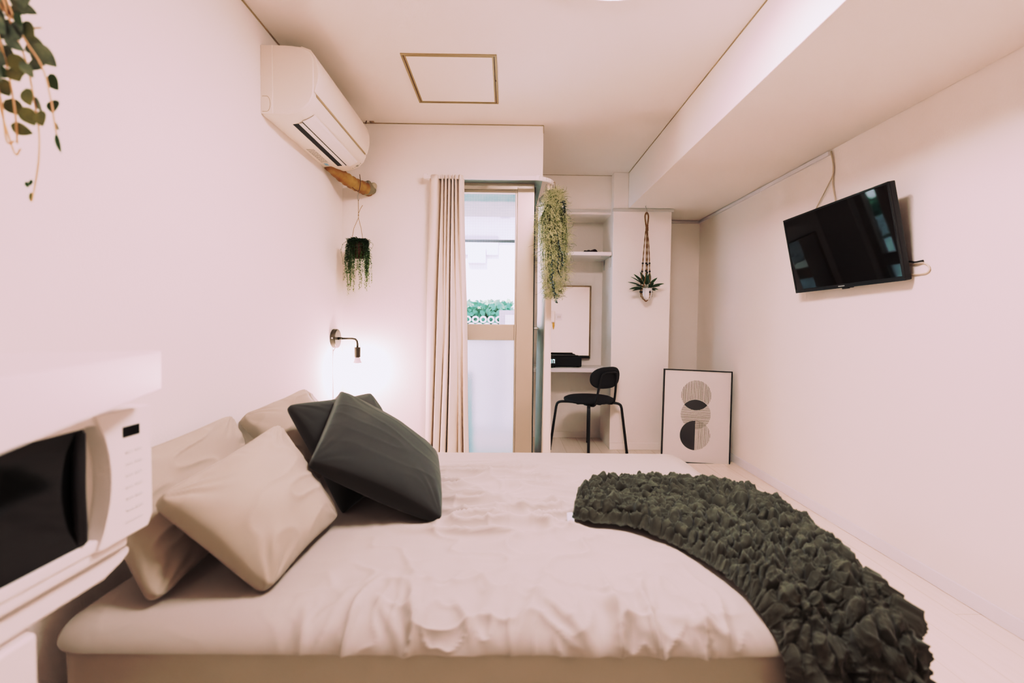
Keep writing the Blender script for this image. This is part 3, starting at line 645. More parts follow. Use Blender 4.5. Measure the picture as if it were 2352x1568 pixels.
# ------------------------------------------------------------------ crinkled throw
def throw_blanket():
    zl, zr = .412, .425
    st = [(at_z(1313, 1190, zl), at_z(1328, 1122, zr), 0), (at_z(1345, 1200, zl), at_z(1395, 1112, zr), 0), (at_z(1440, 1212, zl), at_z(1480, 1106, zr), 0), (at_z(1530, 1244, zl), at_z(1645, 1114, zr), 0),
          (at_z(1620, 1294, zl), at_z(1760, 1148, zr), .02), (at_z(1690, 1348, zl), at_z(1872, 1220, zr), .12), (at_z(1735, 1400, .405), at_z(1985, 1325, zr), .2),
          (at_y(1772, 1458, 1.0), at_y(2050, 1398, 1.05), .2), (at_y(1797, 1515, .957), at_y(2090, 1470, .97), .2), (at_y(1803, 1565, .942), at_y(2108, 1545, .94), .2), (at_y(1806, 1640, .94), at_y(2112, 1625, .93), .2), (at_y(1806, 1760, .938), at_y(2112, 1750, .925), .2)]
    ns, nt = 900, 250
    L = catmull([s[0] for s in st], ns); R = catmull([s[1] for s in st], ns); H = np.interp(np.linspace(0, len(st)-1, ns), range(len(st)), [s[2] for s in st])
    tt = np.linspace(0, 1.22, nt); P = np.zeros((ns, nt, 3))
    seg = np.r_[0, np.cumsum(np.linalg.norm(np.diff((L+R)/2, axis=0), axis=1))]
    wid = np.linalg.norm(R-L, axis=1)
    for j, t in enumerate(tt):
        if t <= 1: P[:, j] = L+(R-L)*t
        else:
            k = (t-1)/.22; P[:, j] = R; P[:, j, 0] += .012*math.sin(k*PI/2); P[:, j, 2] -= np.maximum(H, .012)*k
    # smooth normals
    def normals(P):
        a = np.gradient(P, axis=0); b = np.gradient(P, axis=1); n = np.cross(a, b); n /= np.linalg.norm(n, axis=-1, keepdims=True)+1e-9
        return n
    N = normals(P); 
    if N[ns//3, nt//2, 2] < 0: N = -N
    S = np.repeat(seg[:, None], nt, 1); Tm = tt[None, :]*wid[:, None]; Tm[:, tt > 1] = (wid[:, None]+((tt[tt > 1]-1)/.22)[None, :]*np.maximum(H, .012)[:, None])
    tc = np.clip(tt, 0, 1)[None, :]
    endp = np.clip(S/.05, 0, 1)**.5
    body = .020*np.clip(1-abs(2*tc-1)**5, 0, 1)**.6*endp
    # three lengthwise puffs
    ridge = .020*(np.sin(PI*(tc*2.0+.12*np.sin(S*7)))**2)**.6*endp+.010*fnoise(np.stack([S, Tm, S*0], -1), 9, 41)
    ridge -= .022*np.exp(-((tc-(.50+.06*np.sin(S*5)))/.045)**2)*np.clip((S-.25)/.2, 0, 1)
    # puckered cells
    c0 = .047
    u = (S+.026*fnoise(np.stack([S, Tm, S*0], -1), 14, 1)+.006*fnoise(np.stack([S, Tm, S*0], -1), 45, 8))/c0; v = (Tm+.026*fnoise(np.stack([S, Tm, S*0], -1), 14, 5)+.006*fnoise(np.stack([S, Tm, S*0], -1), 45, 11))/(c0*.82)
    iu, iv = np.floor(u).astype(int), np.floor(v).astype(int)
    def hsh(a, b, k): x = np.sin(a*127.1+b*311.7+k*74.7)*43758.5453; return x-np.floor(x)
    F1 = np.full(u.shape, 9.); F2 = np.full(u.shape, 9.); hh = np.zeros_like(u); ex0 = np.zeros_like(u); ey0 = np.zeros_like(u)
    for da in (-1, 0, 1):
        for db in (-1, 0, 1):
            a, b = iu+da, iv+db; sx = a+.5+.42*(hsh(a, b, 1)*2-1); sy = b+.5+.42*(hsh(a, b, 2)*2-1)
            ex, ey = u-sx, v-sy; th = hsh(a, b, 3)*PI; el = .5+.5*hsh(a, b, 4)
            p, q = ex*np.cos(th)+ey*np.sin(th), (-ex*np.sin(th)+ey*np.cos(th))/el
            dd = np.sqrt(p*p+q*q)
            close = dd < F1; F2 = np.where(close, F1, np.minimum(F2, dd)); hh = np.where(close, hsh(a, b, 5), hh)
            ex0 = np.where(close, ex, ex0); ey0 = np.where(close, ey, ey0); F1 = np.where(close, dd, F1)
    Q = np.stack([S, Tm, S*0], -1)
    r = np.clip(2*F1/(F1+F2+1e-6), 1e-3, 1); phi = r*1.85
    cr, sr = np.cos(phi), np.sin(phi)/math.sin(1.85)/r
    n2 = fnoise(Q, 46, 67); n3 = fnoise(Q*np.array([1, 1.5, 1]), 95, 71)
    crump = .012*(np.clip(1-abs(n2)*1.6, 0, 1)**3-.3)+.004*(np.clip(1-abs(n3)*1.5, 0, 1)**3-.3)
    edgew = np.clip(np.minimum(Tm, S+.004)/.03, 0, 1); edgew = edgew*edgew*(3-2*edgew)
    D = (body+ridge)*np.clip(.25+edgew, 0, 1)+((.012+.015*hh)*(cr+.30)+crump)*(.35+.65*edgew)+.001
    ta = np.gradient(P, axis=0); ta /= np.linalg.norm(ta, axis=-1, keepdims=True)+1e-9
    tb = np.gradient(P, axis=1); tb /= np.linalg.norm(tb, axis=-1, keepdims=True)+1e-9
    lx = ex0*c0*(sr-1)*.8; ly = ey0*c0*.82*(sr-1)*.8
    P2 = P+N*D[..., None]+ta*(lx*edgew)[..., None]+tb*(ly*edgew)[..., None]
    P2[..., 2] = np.where((P[..., 2] > .398) & (P2[..., 2] < .404), .404, P2[..., 2])
    return P2, st
P, st = throw_blanket()
th = thing('throw_blanket', (.6, 1.3, .40), 'dark olive-grey crinkled throw draped across the corner of the bed', 'blanket')
m = MB(); m.grid(P); o = m.build('blanket', 'throw', th, smooth=True)
a = at_z(1312, 1188, .412); m = MB(); g = np.zeros((6, 4, 3))
for i in range(6):
    for j in range(4): g[i, j] = (a.x-.012+.022*j/3-.004*i/5, a.y+.02-.055*i/5, .406+.012*(1-i/5)+.003*math.sin(i*1.7+j))
m.grid(g, flip=True); part(m.build('care_tag', 'tag', th, smooth=True, solid=.001), 'pale blue tag')

# ------------------------------------------------------------------ television
TVM = Matrix.Translation((1.653, 2.409, 1.458)) @ Matrix.Rotation(math.radians(-88.9), 4, 'Z') @ Matrix.Rotation(math.radians(-.48), 4, 'Y') @ Matrix.Rotation(math.radians(11.87), 4, 'X')
tv = thing('television', (1.70, 2.44, 1.25), 'black flat television tilted on the right wall', 'television')
m = MB(TVM); W2, H2 = .375, .215
m.box(-W2, W2, .004, .030, -H2, H2); m.build('case', 'black_plastic', tv, bevel=.004)
m = MB(TVM); m.box(-W2, W2, -.003, .004, H2-.010, H2); m.box(-W2, W2, -.003, .004, -H2, -H2+.020); m.box(-W2, -W2+.010, -.003, .004, -H2+.020, H2-.010); m.box(W2-.010, W2, -.003, .004, -H2+.020, H2-.010)
m.build('bezel', 'tv_bezel', tv, bevel=.002)
m = MB(TVM); m.box(-W2+.010, W2-.010, 0, .004, -H2+.020, H2-.010); m.build('screen', 'tv_screen', tv)
m = MB(TVM)
for i in range(6):
    x = -.022+i*.0075; m.box(x, x+.0014, -.0036, -.003, -H2+.0075, -H2+.0125); m.box(x+.0042, x+.0056, -.0036, -.003, -H2+.0075, -H2+.0125); m.box(x, x+.0056, -.0036, -.003, -H2+.0112, -H2+.0125)
part(m.build('logo', mat('silver_logo', (.6, .6, .6, 1), .4), tv), 'tiny silver maker mark')
m = MB(TVM); m.box(-.008, .035, .002, .014, -H2-.007, -H2); m.box(.045, .065, .004, .012, -H2-.004, -H2); part(m.build('sensor', 'black_plastic', tv, bevel=.002), 'small black sensor')
m = MB(TVM); m.box(-.20, .20, .030, .050, -.14, .12); m.build('back_cover', 'black_plastic', tv, bevel=.008)
wc = TVM @ Vector((0, .05, 0))
m = MB(); m.box(wc.x-.015, XR-.002, wc.y-.05, wc.y+.05, wc.z-.08, wc.z+.06); m.box(XR-.012, XR+.001, wc.y-.1, wc.y+.1, wc.z-.12, wc.z+.12); m.build('wall_bracket', 'black_metal', tv, bevel=.003)
XW = XR-.006
def wallcable(name, pts, r, mt, label):
    m = MB(); m.tube([tuple(p) for p in catmull(pts, 40)], r, 8); return tag(m.build(name, mt, smooth=True), label, 'cable')
M['cream_cable'] = mat('cream_cable', (.62, .50, .41, 1), .5)
wallcable('antenna_cable', [at_x(1909, 347, XW), at_x(1914, 380, XW), at_x(1913, 420, XW), at_x(1919, 462, XW), at_x(1921, 500, XW)], .0035, 'cream_cable', 'cream cable hanging straight down behind the television from the rail end')
wallcable('antenna_cable', [at_x(1909, 349, XW-.004), at_x(1914, 395, XW-.004), at_x(1897, 435, XW-.004), at_x(1874, 480, XW-.004), at_x(1866, 505, XW-.004)], .003, 'cream_cable', 'thin cream cable slanting behind the television to its upper edge')
e0 = at_x(2081, 601, XR-.03)
wallcable('black_cable', [e0+Vector((0, .12, .0)), at_x(2083, 601, XR-.02), at_x(2100, 602, XR-.02), at_x(2112, 600, XR-.012), at_x(2121, 598, XR-.006)], .004, 'black_plastic', 'short black cable sticking out beside the television')
wallcable('white_cable', [at_x(2095, 606, XW)+Vector((0, .10, 0)), at_x(2107, 606, XW), at_x(2122, 604, XW), at_x(2134, 612, XW), at_x(2132, 624, XW), at_x(2115, 629, XW), at_x(2107, 628, XW)+Vector((0, .10, 0))], .0035, 'cream_cable', 'looped cream cable on the wall just below the black cable')

# ------------------------------------------------------------------ framed print
AM = Matrix.Translation((1.456, 3.6069, .352)) @ Matrix.Rotation(math.radians(-4.45), 4, 'Z') @ Matrix.Rotation(math.radians(1.65), 4, 'Y') @ Matrix.Rotation(math.radians(-3.95), 4, 'X')
fr = thing('framed_print', (1.45, 3.60, 0), 'black-framed abstract circle print leaning in the corner on the floor', 'picture')
W2, H2, fw = .2575, .3575, .0085
m = MB(AM); m.box(-W2, W2, -.002, .024, H2-fw, H2); m.box(-W2, W2, -.002, .024, -H2, -H2+fw); m.box(-W2, -W2+fw, -.002, .024, -H2+fw, H2-fw); m.box(W2-fw, W2, -.002, .024, -H2+fw, H2-fw)
m.build('frame', 'black_metal', fr, bevel=.001)
m = MB(AM); m.box(-W2+fw, W2-fw, .004, .020, -H2+fw, H2-fw)
R0 = .1125; cxs = -.010; zt = H2-fw; c1, c2z, c3 = zt-.187, zt-.332, zt-.492; yy = .0036
def strips(vert, inside, sp, wd, cur, lo, hi):
    m.cur = cur; k = lo
    while k < hi:
        run = None; N = 160; a0, a1 = (-H2, H2) if vert else (-W2, W2); jit = random.uniform(-.0004, .0004)
        for i in range(N+1):
            q = a0+(a1-a0)*i/N; ok = inside(k, q) if vert else inside(q, k)
            if i == N: ok = False
            if ok and run is None: run = q
            if not ok and run is not None:
                if vert: m.add([(k+jit, yy, run), (k+jit+wd, yy, run), (k-jit+wd, yy, q), (k-jit, yy, q)], [(0, 1, 2, 3)])
                else: m.add([(run, yy, k+jit), (q, yy, k-jit), (q, yy, k-jit+wd), (run, yy, k+jit+wd)], [(0, 1, 2, 3)])
                run = None
        k += sp*random.uniform(.75, 1.25)
ic = lambda x, z, c: (x-cxs)**2+(z-c)**2 < R0*R0
strips(True, lambda x, z: ic(x, z, c1) and not ic(x, z, c2z), .0062, .0026, 2, -W2, W2)
strips(False, lambda x, z: ic(x, z, c2z) and not ic(x, z, c1) and not (ic(x, z, c3) and x < cxs), .0060, .0024, 2, -H2, H2)
strips(True, lambda x, z: ic(x, z, c3) and x > cxs, .0072, .0024, 2, -W2, W2)
m.cur = 1; n = 40; vs = []
dz = (c1-c2z)/2; hw = math.sqrt(R0**2-dz**2); mid = (c1+c2z)/2
for i in range(n+1):
    x = -hw+2*hw*i/n; k = math.sqrt(max(R0**2-x*x, 0))-dz; vs += [(cxs+x, yy-.0002, mid+k), (cxs+x, yy-.0002, mid-k)]
m.add(vs, [(2*i, 2*i+1, 2*i+3, 2*i+2) for i in range(n)])
vs = [(cxs, yy-.0002, c3)]+[(cxs-R0*math.cos(a), yy-.0002, c3+R0*math.sin(a)) for a in np.linspace(-PI/2, PI/2, 40)]
m.add(vs, [(0, i+1, i+2) for i in range(39)])
part(m.build('print', ['paper', 'ink', 'ink_brown'], fr), 'pale paper with overlapping striped and black circles')

# ------------------------------------------------------------------ niche: shelf, desk, mirror, things
zsh = at_y(1350, 578, 3.98).z
shf = thing('wall_shelf', (.5, 4.15, zsh), 'white shelf across the top of the desk niche', 'shelf')
MB().box(XBK+.002, XC1-.004, 3.975, YNB, zsh-.030, zsh).build('board', 'board', shf, bevel=.002)
for y in (4.02, 4.27):
    m = MB(); m.box(XC1-.012, XC1-.002, y, y+.02, zsh-.12, zsh-.03); m.box(XC1-.09, XC1-.002, y, y+.02, zsh-.035, zsh-.030); part(m.build('bracket', 'greytrim', shf, bevel=.001), 'grey angle bracket')
zd = .676
dk = thing('desk_board', (.5, 4.2, zd), 'white built-in desk board across the niche', 'desk')
MB().box(XBK+.002, XC1, 4.03, YNB, zd-.034, zd).build('board', 'board', dk, bevel=.002)
MB().box(XBK+.01, XBK+.03, 4.1, YNB-.01, zd-.10, zd-.034).build('support_batten', 'board', dk, bevel=.002)
# mirror
ma, mb2 = at_y(1262, 655, 4.36), at_y(1355, 823, 4.36)
mx0, mx1, mz0, mz1 = .30, mb2.x, mb2.z, ma.z
mi = thing('wall_mirror', ((mx0+mx1)/2, 4.36, mz0), 'bronze-framed mirror on the back of the desk niche', 'mirror')
MB().box(mx0+.012, mx1-.012, 4.357, 4.362, mz0+.012, mz1-.012).build('glass', 'mirror', mi)
m = MB(); m.box(mx0, mx1, 4.345, 4.379, mz1-.012, mz1); m.box(mx0, mx1, 4.345, 4.379, mz0, mz0+.012); m.box(mx0, mx0+.012, 4.345, 4.379, mz0+.012, mz1-.012); m.box(mx1-.012, mx1, 4.345, 4.379, mz0+.012, mz1-.012)
m.build('frame', 'bronze', mi, bevel=.002)
part(MB().box(mx0, mx1-.012, 4.325, 4.357, mz0+.006, mz0+.026).build('lower_ledge', 'black_plastic', mi, bevel=.002), 'black ledge')
# things on the wall behind the viewpoint, seen in the mirror
def mirr(px, py):
    d2 = ray(px, py); h1 = CAM+d2*(4.357/d2.y); return Vector((h1.x+d2.x/d2.y*(4.357-YF), YF, h1.z+d2.z/d2.y*(4.357-YF)))
a, c = mirr(1256, 740), mirr(1274, 714)
ip = thing('intercom', ((a.x+c.x)/2, YF, a.z), 'white wall intercom reflected in the niche mirror', 'intercom')
MB().box(a.x, c.x, YF, YF+.06, a.z, c.z).build('body', 'white_plastic', ip, bevel=.008)
q = mirr(1271, 748); m = MB(); m.tube([(q.x, YF+.02, a.z), (q.x, YF+.02, q.z), (q.x, YF+.02, q.z-.07)], [.018, .022, .006], 10); part(m.build('tassel', 'amber', ip, smooth=True), 'amber tassel')
a, c = mirr(1277, 735), mirr(1291, 720)
sw = thing('light_switch', ((a.x+c.x)/2, YF, a.z), 'square white light switch reflected in the niche mirror', 'switch')
MB().box(a.x, c.x, YF, YF+.01, a.z, c.z).build('plate', 'vinyl', sw, bevel=.003)
for k in (.33, .66):
    x = a.x+(c.x-a.x)*k; zz = (a.z+c.z)/2; MB().box(x-.012, x+.012, YF+.01, YF+.014, zz-.025, zz+.025).build('rocker', 'greytrim', sw, bevel=.002)
# speaker, remote, clock
a, c = at_y(1265, 836, 4.14), at_y(1336, 819, 4.14)
spk = thing('desk_speaker', ((a.x+c.x)/2, 4.17, zd), 'long black speaker box on the desk in front of the mirror', 'speaker')
hs = c.z-zd-.004
MB().box(a.x, c.x, 4.13, 4.22, zd+.004, zd+.004+hs).build('case', 'black_fabric', spk, bevel=.012, bseg=4)
for x in (a.x+.03, c.x-.03): MB().box(x-.01, x+.01, 4.145, 4.205, zd, zd+.006).build('foot', 'black_plastic', spk)
e0, e1 = at_y(1262, 816, 4.17), at_y(1328, 816, 4.17)
tag(MB().box(e0.x, e1.x, 4.15, 4.19, zd+.004+hs, zd+.016+hs).build('remote_control', 'black_plastic', bevel=.003), 'slim black remote lying on top of the desk speaker', 'remote')
cc = at_y(1262, 827, 4.09); rr = .060
ck = thing('digital_clock', (cc.x, 4.09, zd), 'black octagonal clock with glowing digits beside the desk speaker', 'clock')
CM = Matrix.Translation((cc.x, 4.09, zd+rr*math.cos(PI/8)))
m = MB(CM); m.prism([(rr*math.cos(PI/8+k*PI/4), rr*math.sin(PI/8+k*PI/4)) for k in range(8)], 1, -.02, .025); m.build('case', 'black_plastic', ck, bevel=.003)
m = MB(CM)
def seg7(m, x, z, w, h, on, t=.003):
    S = {'a': (x, x+w, z+h-t, z+h), 'd': (x, x+w, z, z+t), 'g': (x, x+w, z+h/2-t/2, z+h/2+t/2), 'f': (x, x+t, z+h/2+.001, z+h-.001), 'e': (x, x+t, z+.001, z+h/2-.001), 'b': (x+w-t, x+w, z+h/2+.001, z+h-.001), 'c': (x+w-t, x+w, z+.001, z+h/2-.001)}
    for k in on: a = S[k]; m.box(a[0], a[1], -.0212, -.020, a[2], a[3])
seg7(m, -.003, -.016, .018, .032, 'abcdef'); seg7(m, .026, -.016, .018, .032, 'abcef')
m.build('digits', 'led', ck)
a = at_y(1355, 577, 4.03); m = MB(); P = np.zeros((24, 10, 3))
cl2 = thing('folded_pouch', (a.x, 4.04, zsh), 'small dark maroon folded cloth lying on the niche shelf', 'cloth')
for s, x0, hh in ((0, -.055, .018), (1, .0, .024)):
    for i in range(24):
        for j in range(10):
            u, v = i/23, j/9; P[i, j] = (a.x+x0+u*.062, 4.0+v*.07, zsh+hh*(max(0, 1-abs(2*u-1)**4)*max(0, 1-abs(2*v-1)**4))**.5*(1+.25*math.sin(u*9+v*4+s)))
    m.grid(P)
m.build('cloth', 'maroon', cl2, smooth=True)

# ------------------------------------------------------------------ chair
CHM = Matrix.Translation((.672, 3.885, 0)) @ Matrix.Rotation(math.radians(36), 4, 'Z')
ch = thing('desk_chair', (.672, 3.885, 0), 'black chair with a rounded back pulled up to the desk', 'chair')
m = MB(CHM)
prof = [(.02, .422), (.15, .418), (.19, .422), (.205, .434), (.203, .447), (.18, .458), (.10, .464), (.01, .465)]
m.lathe(prof, (0, 0, 0), (0, 0, 1), 48); m.build('seat', 'black_fabric', ch, smooth=True)
rt = .0105
for sx, sy in ((-1, 1), (1, 1), (-1, -1), (1, -1)):
    m = MB(CHM); a = (sx*.06, sy*.06, .408); b1 = (sx*.145, sy*.145, .412); b3 = (sx*.178, sy*.178, .400); b4 = (sx*.188, sy*.188, .37); e = (sx*.222, sy*.222, .008)
    m.tube([tuple(p) for p in catmull([a, b1, b3, b4], 14)]+[e], rt, 12); lg = m.build('leg', 'black_metal', ch, smooth=True)
    m = MB(CHM); m.tube([(sx*.222, sy*.222, 0), (sx*.2215, sy*.2215, .014)], rt+.0015, 12); m.build('foot_cap', 'black_plastic', lg, smooth=True)
m = MB(CHM); m.box(-.13, .13, -.012, .012, .405, .418); m.box(-.012, .012, -.13, .13, .405, .418); m.build('seat_frame', 'black_metal', ch, bevel=.003)
bt = .715
q = [(-.10, -.05, .412), (-.105, -.13, .410), (-.107, -.165, .418), (-.106, -.182, .45), (-.095, -.205, .58), (-.085, -.218, .652), (-.06, -.222, .672), (0, -.223, .675), (.06, -.222, .672), (.085, -.218, .652), (.095, -.205, .58), (.106, -.182, .45), (.107, -.165, .418), (.105, -.13, .410), (.10, -.05, .412)]
m = MB(CHM); m.tube([tuple(p) for p in catmull(q, 70)], .009, 12); m.build('back_frame', 'black_metal', ch, smooth=True)
# pill-shaped curved backrest
n = 60; bw, bh, th2 = .168, .086, .015; zc = .633
def br(ring, k, rng, off):
    out = []
    for i in range(n):
        a = 2*PI*i/n; ca, sa = math.cos(a), math.sin(a); p = .72
        x = bw*ring*math.copysign(abs(ca)**p, ca); z = bh*ring*math.copysign(abs(sa)**.85, sa)
        y = -.198 - .10*(z+.05)*.9 + x*x*1.1 + off
        out.append((x, y, zc+z))
    return out
m = MB(CHM); rings = [br(.01, 0, 0, -.012), br(.6, 0, 0, -.012), br(.93, 0, 0, -.010), br(1.0, 0, 0, 0), br(.94, 0, 0, .013), br(.6, 0, 0, .02), br(.01, 0, 0, .021)]
vs = [p for r in rings for p in r]; fs = []
for i in range(len(rings)-1):
    for k in range(n): fs.append((i*n+k, i*n+(k+1) % n, (i+1)*n+(k+1) % n, (i+1)*n+k))
m.add(vs, fs); m.build('backrest', 'black_fabric', ch, smooth=True)

# ------------------------------------------------------------------ microwave, stand, shelf board (near left)
MX, MY0, MY1, MZ0, MZ1 = -.713, .49, .953, .637, .878
mw = thing('microwave', (-.87, .72, .604), 'white microwave oven under the thick white shelf', 'microwave')
MB().box(XL+.03, MX-.05, MY0, MY1-.006, MZ0, MZ1).box(XL+.03, MX-.012, MY0, MY1-.045, .611, MZ0+.004).build('body', 'white_plastic', mw, bevel=.008)
arc = [(.826+.030*(1-((z-.758)/.1205)**2), z) for z in np.linspace(MZ0, MZ1, 18)]
m = MB(); poly = arc+[(MY1-.006, MZ1), (MY1, MZ1-.006), (MY1, MZ0+.022), (MY1-.012, MZ0)]
m.prism(poly, 0, MX-.052, MX); cp = m.build('control_panel', 'white_plastic', mw, bevel=.0025, angle=50)
part(MB().box(MX-.001, MX+.001, .882, .922, .826, .846).build('display', 'black_glass', cp), 'black display')
m = MB()
for r in range(6):
    for k in range(2): m.box(MX-.001, MX+.0012, .888+k*.022, .904+k*.022, .795-r*.022, .799-r*.022)
m.box(MX-.001, MX+.0012, .885, .925, .664, .667)
part(m.build('buttons', 'greytrim', cp), 'faint grey button marks')
dr = MB(); dr.box(MX-.052, MX-.008, MY0, .815, MZ0, .658); dr.box(MX-.052, MX-.008, MY0, .815, .858, MZ1); dr.box(MX-.052, MX-.008, MY0, MY0+.03, .658, .858); dr.box(MX-.052, MX-.034, .812, .86, MZ0, MZ1); dr.box(MX-.034, MX-.008, .812, .86, MZ0, MZ0+.018); dr.box(MX-.034, MX-.008, .812, .86, MZ1-.018, MZ1)
dr = dr.build('door', 'white_plastic', mw, bevel=.002)
part(MB().box(MX-.020, MX-.010, MY0+.03, .812, .658, .858).build('door_window', 'black_glass', dr), 'black glass window')
m = MB(); m.tube([tuple(p) for p in catmull([(MX-.012, .806, .665), (MX-.004, .797, .70), (MX-.001, .792, .758), (MX-.004, .797, .815), (MX-.012, .806, .852)], 24)], .009, 10)
part(m.build('door_handle', 'black_plastic', dr, smooth=True), 'black bowed grip')
for y in (MY0+.05, MY1-.06):
    for x in (XL+.07, MX-.06): MB().lathe([(.014, 0), (.012, .010)], (x, y, .604), (0, 0, 1), 14).build('foot', 'black_plastic', mw)
sd = thing('microwave_stand', (-.88, .55, 0), 'white cabinet with an overhanging top under the microwave', 'cabinet')
SX = -.737
m = MB(); m.prism([(.12, .566), (.865, .566), (.905, .578), (.925, .59), (.925, .604), (.12, .604)], 0, XL+.004, SX); m.build('top_panel', 'white_plastic', sd, bevel=.006, bseg=3)
MB().box(XL+.01, SX-.008, .14, .745, .03, .566).build('body', 'white_plastic', sd, bevel=.016, bseg=4)
MB().box(SX-.008, SX+.006, .15, .735, .05, .556).build('door', 'white_plastic', sd, bevel=.008, bseg=3)
for y in (.18, .70):
    for x in (XL+.05, SX-.05): MB().lathe([(.016, 0), (.016, .03)], (x, y, 0), (0, 0, 1), 12).build('foot', 'black_plastic', sd)
bc = (-.676, .933); nn = (.353, -.935)
zt, zb = HC-.0632*.933, HC-.1448*.933
poly = [bc, (bc[0]+nn[0]*.8, bc[1]+nn[1]*.8), (XL+.002, bc[1]+nn[1]*.8), (XL+.002, bc[1]-.151)]
m = MB(); m.prism(poly, 2, zb, zt)
tag(m.build('shelf_board', 'board', bevel=.003), 'thick white shelf board above the microwave', 'shelf')

# ------------------------------------------------------------------ plants
def rv(s=1): return Vector((random.uniform(-s, s), random.uniform(-s, s), random.uniform(-s, s)))
# trailing round-leaved plant, near, top left
pl = thing('trailing_plant', (-.93, .88, 1.25), 'round-leaved trailing plant hanging in the upper left corner', 'plant')
stems = MB(); L1 = MB(); Yp = .88
def q(px, py, dy=0): return at_y(px, py, Yp+dy)
pot_c = Vector((-1.0, .90, 1.72))
for path in ([(-30, -120), (20, 40), (60, 140), (82, 250), (90, 306), (89, 367), (80, 428), (73, 462)], [(-30, -120), (40, 60), (95, 150), (115, 220), (125, 280), (136, 345)], [(-60, -120), (-10, 60), (20, 170), (35, 260), (40, 330)],
             [(-60, -120), (-40, 100), (0, 220), (15, 322), (34, 324)], [(-30, -120), (0, 10), (60, 60), (95, 64)], [(-40, -120), (-60, 80), (-50, 240), (-70, 380)], [(-40, -120), (-20, 150), (30, 342), (48, 342)], [(-60, -120), (-110, 60), (-130, 250)]):
    stems.tube([tuple(p) for p in catmull([q(a, b, random.uniform(-.02, .02)) for a, b in path], 26)], .0016, 6)
MB.build(stems, 'stem', 'stem_pink', pl, smooth=True)
leaves = [(52, 20, 42, 20, 5, 2), (25, 28, 30, 26, 50, 1), (2, 12, 40, 26, 20, 1), (25, 62, 46, 20, 45, 1), (75, 95, 52, 22, 42, 1), (92, 122, 60, 34, 45, 1), (60, 158, 40, 18, 55, 1), (119, 187, 36, 34, 70, 3), (126, 246, 34, 30, 90, 3),
          (129, 289, 22, 9, 65, 3), (133, 329, 44, 12, 78, 3), (98, 274, 40, 26, 70, 2), (63, 222, 38, 32, 80, 2), (40, 171, 42, 34, 60, 2), (30, 245, 48, 30, 40, 2), (60, 265, 40, 32, 70, 2), (44, 295, 42, 24, 20, 2), (15, 135, 40, 30, 40, 1),
          (30, 100, 50, 20, 35, 1), (0, 73, 50, 30, 50, 1), (86, 239, 36, 16, 70, 1), (62, 424, 16, 8, 70, 3), (72, 420, 16, 8, 100, 3), (70, 452, 22, 8, 100, 2), (8, 200, 44, 30, 60, 2), (-20, 160, 50, 34, 60, 1), (-30, 220, 50, 34, 70, 2), (-60, 120, 50, 34, 60, 1),
          (-50, 300, 44, 30, 80, 1), (-90, 200, 50, 34, 60, 1), (-20, 40, 50, 34, 20, 1), (-70, 30, 50, 34, 150, 1), (-110, 120, 50, 34, 120, 2), (-64, 372, 30, 20, 90, 3), (-128, 240, 40, 28, 90, 2), (45, 45, 40, 18, 60, 3), (8, 165, 36, 24, 30, 3)]
for i in range(34):
    leaves.append((random.uniform(-40, 85), random.uniform(-10, 175), random.uniform(34, 54), random.uniform(20, 34), random.uniform(20, 75), random.choice((1, 1, 1, 2))))
for mi_, nm in ((1, 'leaf_grey'), (2, 'leaf_olive'), (3, 'leaf_deep')):
    m = MB()
    for px, py, l, wd, an, kind in leaves:
        if kind != mi_: continue
        k = Yp/FPX; a = math.radians(an); dy = random.uniform(-.03, .03)
        dirv = CR*math.cos(a)-CU*math.sin(a); c0 = q(px, py, dy)-dirv*(l*k*.5)
        m.leaf(c0, dirv+CF*random.uniform(-.3, .3), -CF+rv(.35), l*k, wd*k*1.15, cup=.12, droop=.08, seg=8)
    m.build('foliage', nm, pl, smooth=True)
MB().lathe([(.05, 0), (.065, .09), (.07, .10), (.062, .10), (.055, .02), (.0, .02)], (-.985, .90, 1.70), (0, 0, 1), 24).build('pot', 'terracotta', pl, smooth=True)
m = MB()
for a in (0, 2.1, 4.2): m.tube([(-.985+.066*math.cos(a), .90+.066*math.sin(a), 1.79), (-.985, .90, 2.10), (-.985, .90, ZC)], .0018, 6)
m.build('hanging_cord', 'string', pl)

# string-of-leaves plant in the corner
sx, sy = at_y(823, 560, 2.90).x, 2.90
sp2 = thing('string_plant', (sx, sy, 1.4), 'small-leaved trailing plant in a brown pot hanging under the air conditioner', 'plant')
z_of = lambda py: at_y(823, py, sy).z
m = MB(); m.tube([tuple(p) for p in catmull([(sx+.004, sy, z_of(438)), (sx-.004, sy, z_of(452)), (sx, sy, z_of(461)), (sx+.006, sy, z_of(456))], 16)], .0016, 6)
part(m.build('hook', 'wire', sp2, smooth=True), 'thin wire hook')
m = MB(); m.tube([(sx, sy, z_of(459)), (sx+.001, sy, z_of(494)), (sx+.001, sy, z_of(502))], .0016, 6)
m.tube([(sx+.001, sy, z_of(490)), (sx+.012, sy, z_of(480)), (sx+.026, sy, z_of(471))], .0014, 6)
for a in (-.038, .026): m.tube([(sx+.001, sy, z_of(500)), (sx+a*.6, sy+a*.3, z_of(525)), (sx+a, sy+a*.3, z_of(556))], .0014, 6)
m.sphere((sx+.001, sy, z_of(494)), .004, 8, 6); m.build('cord', 'string', sp2, smooth=True)
zr, zb2 = z_of(556), z_of(593)
MB().lathe([(.032, zb2-zr), (.034, zb2-zr), (.040, 0), (.036, 0), (.03, -.01), (.0, -.01)], (sx, sy, zr), (0, 0, 1), 24).build('pot', 'terracotta', sp2, smooth=True)
LD, LM, LL, ST = MB(), MB(), MB(), MB()
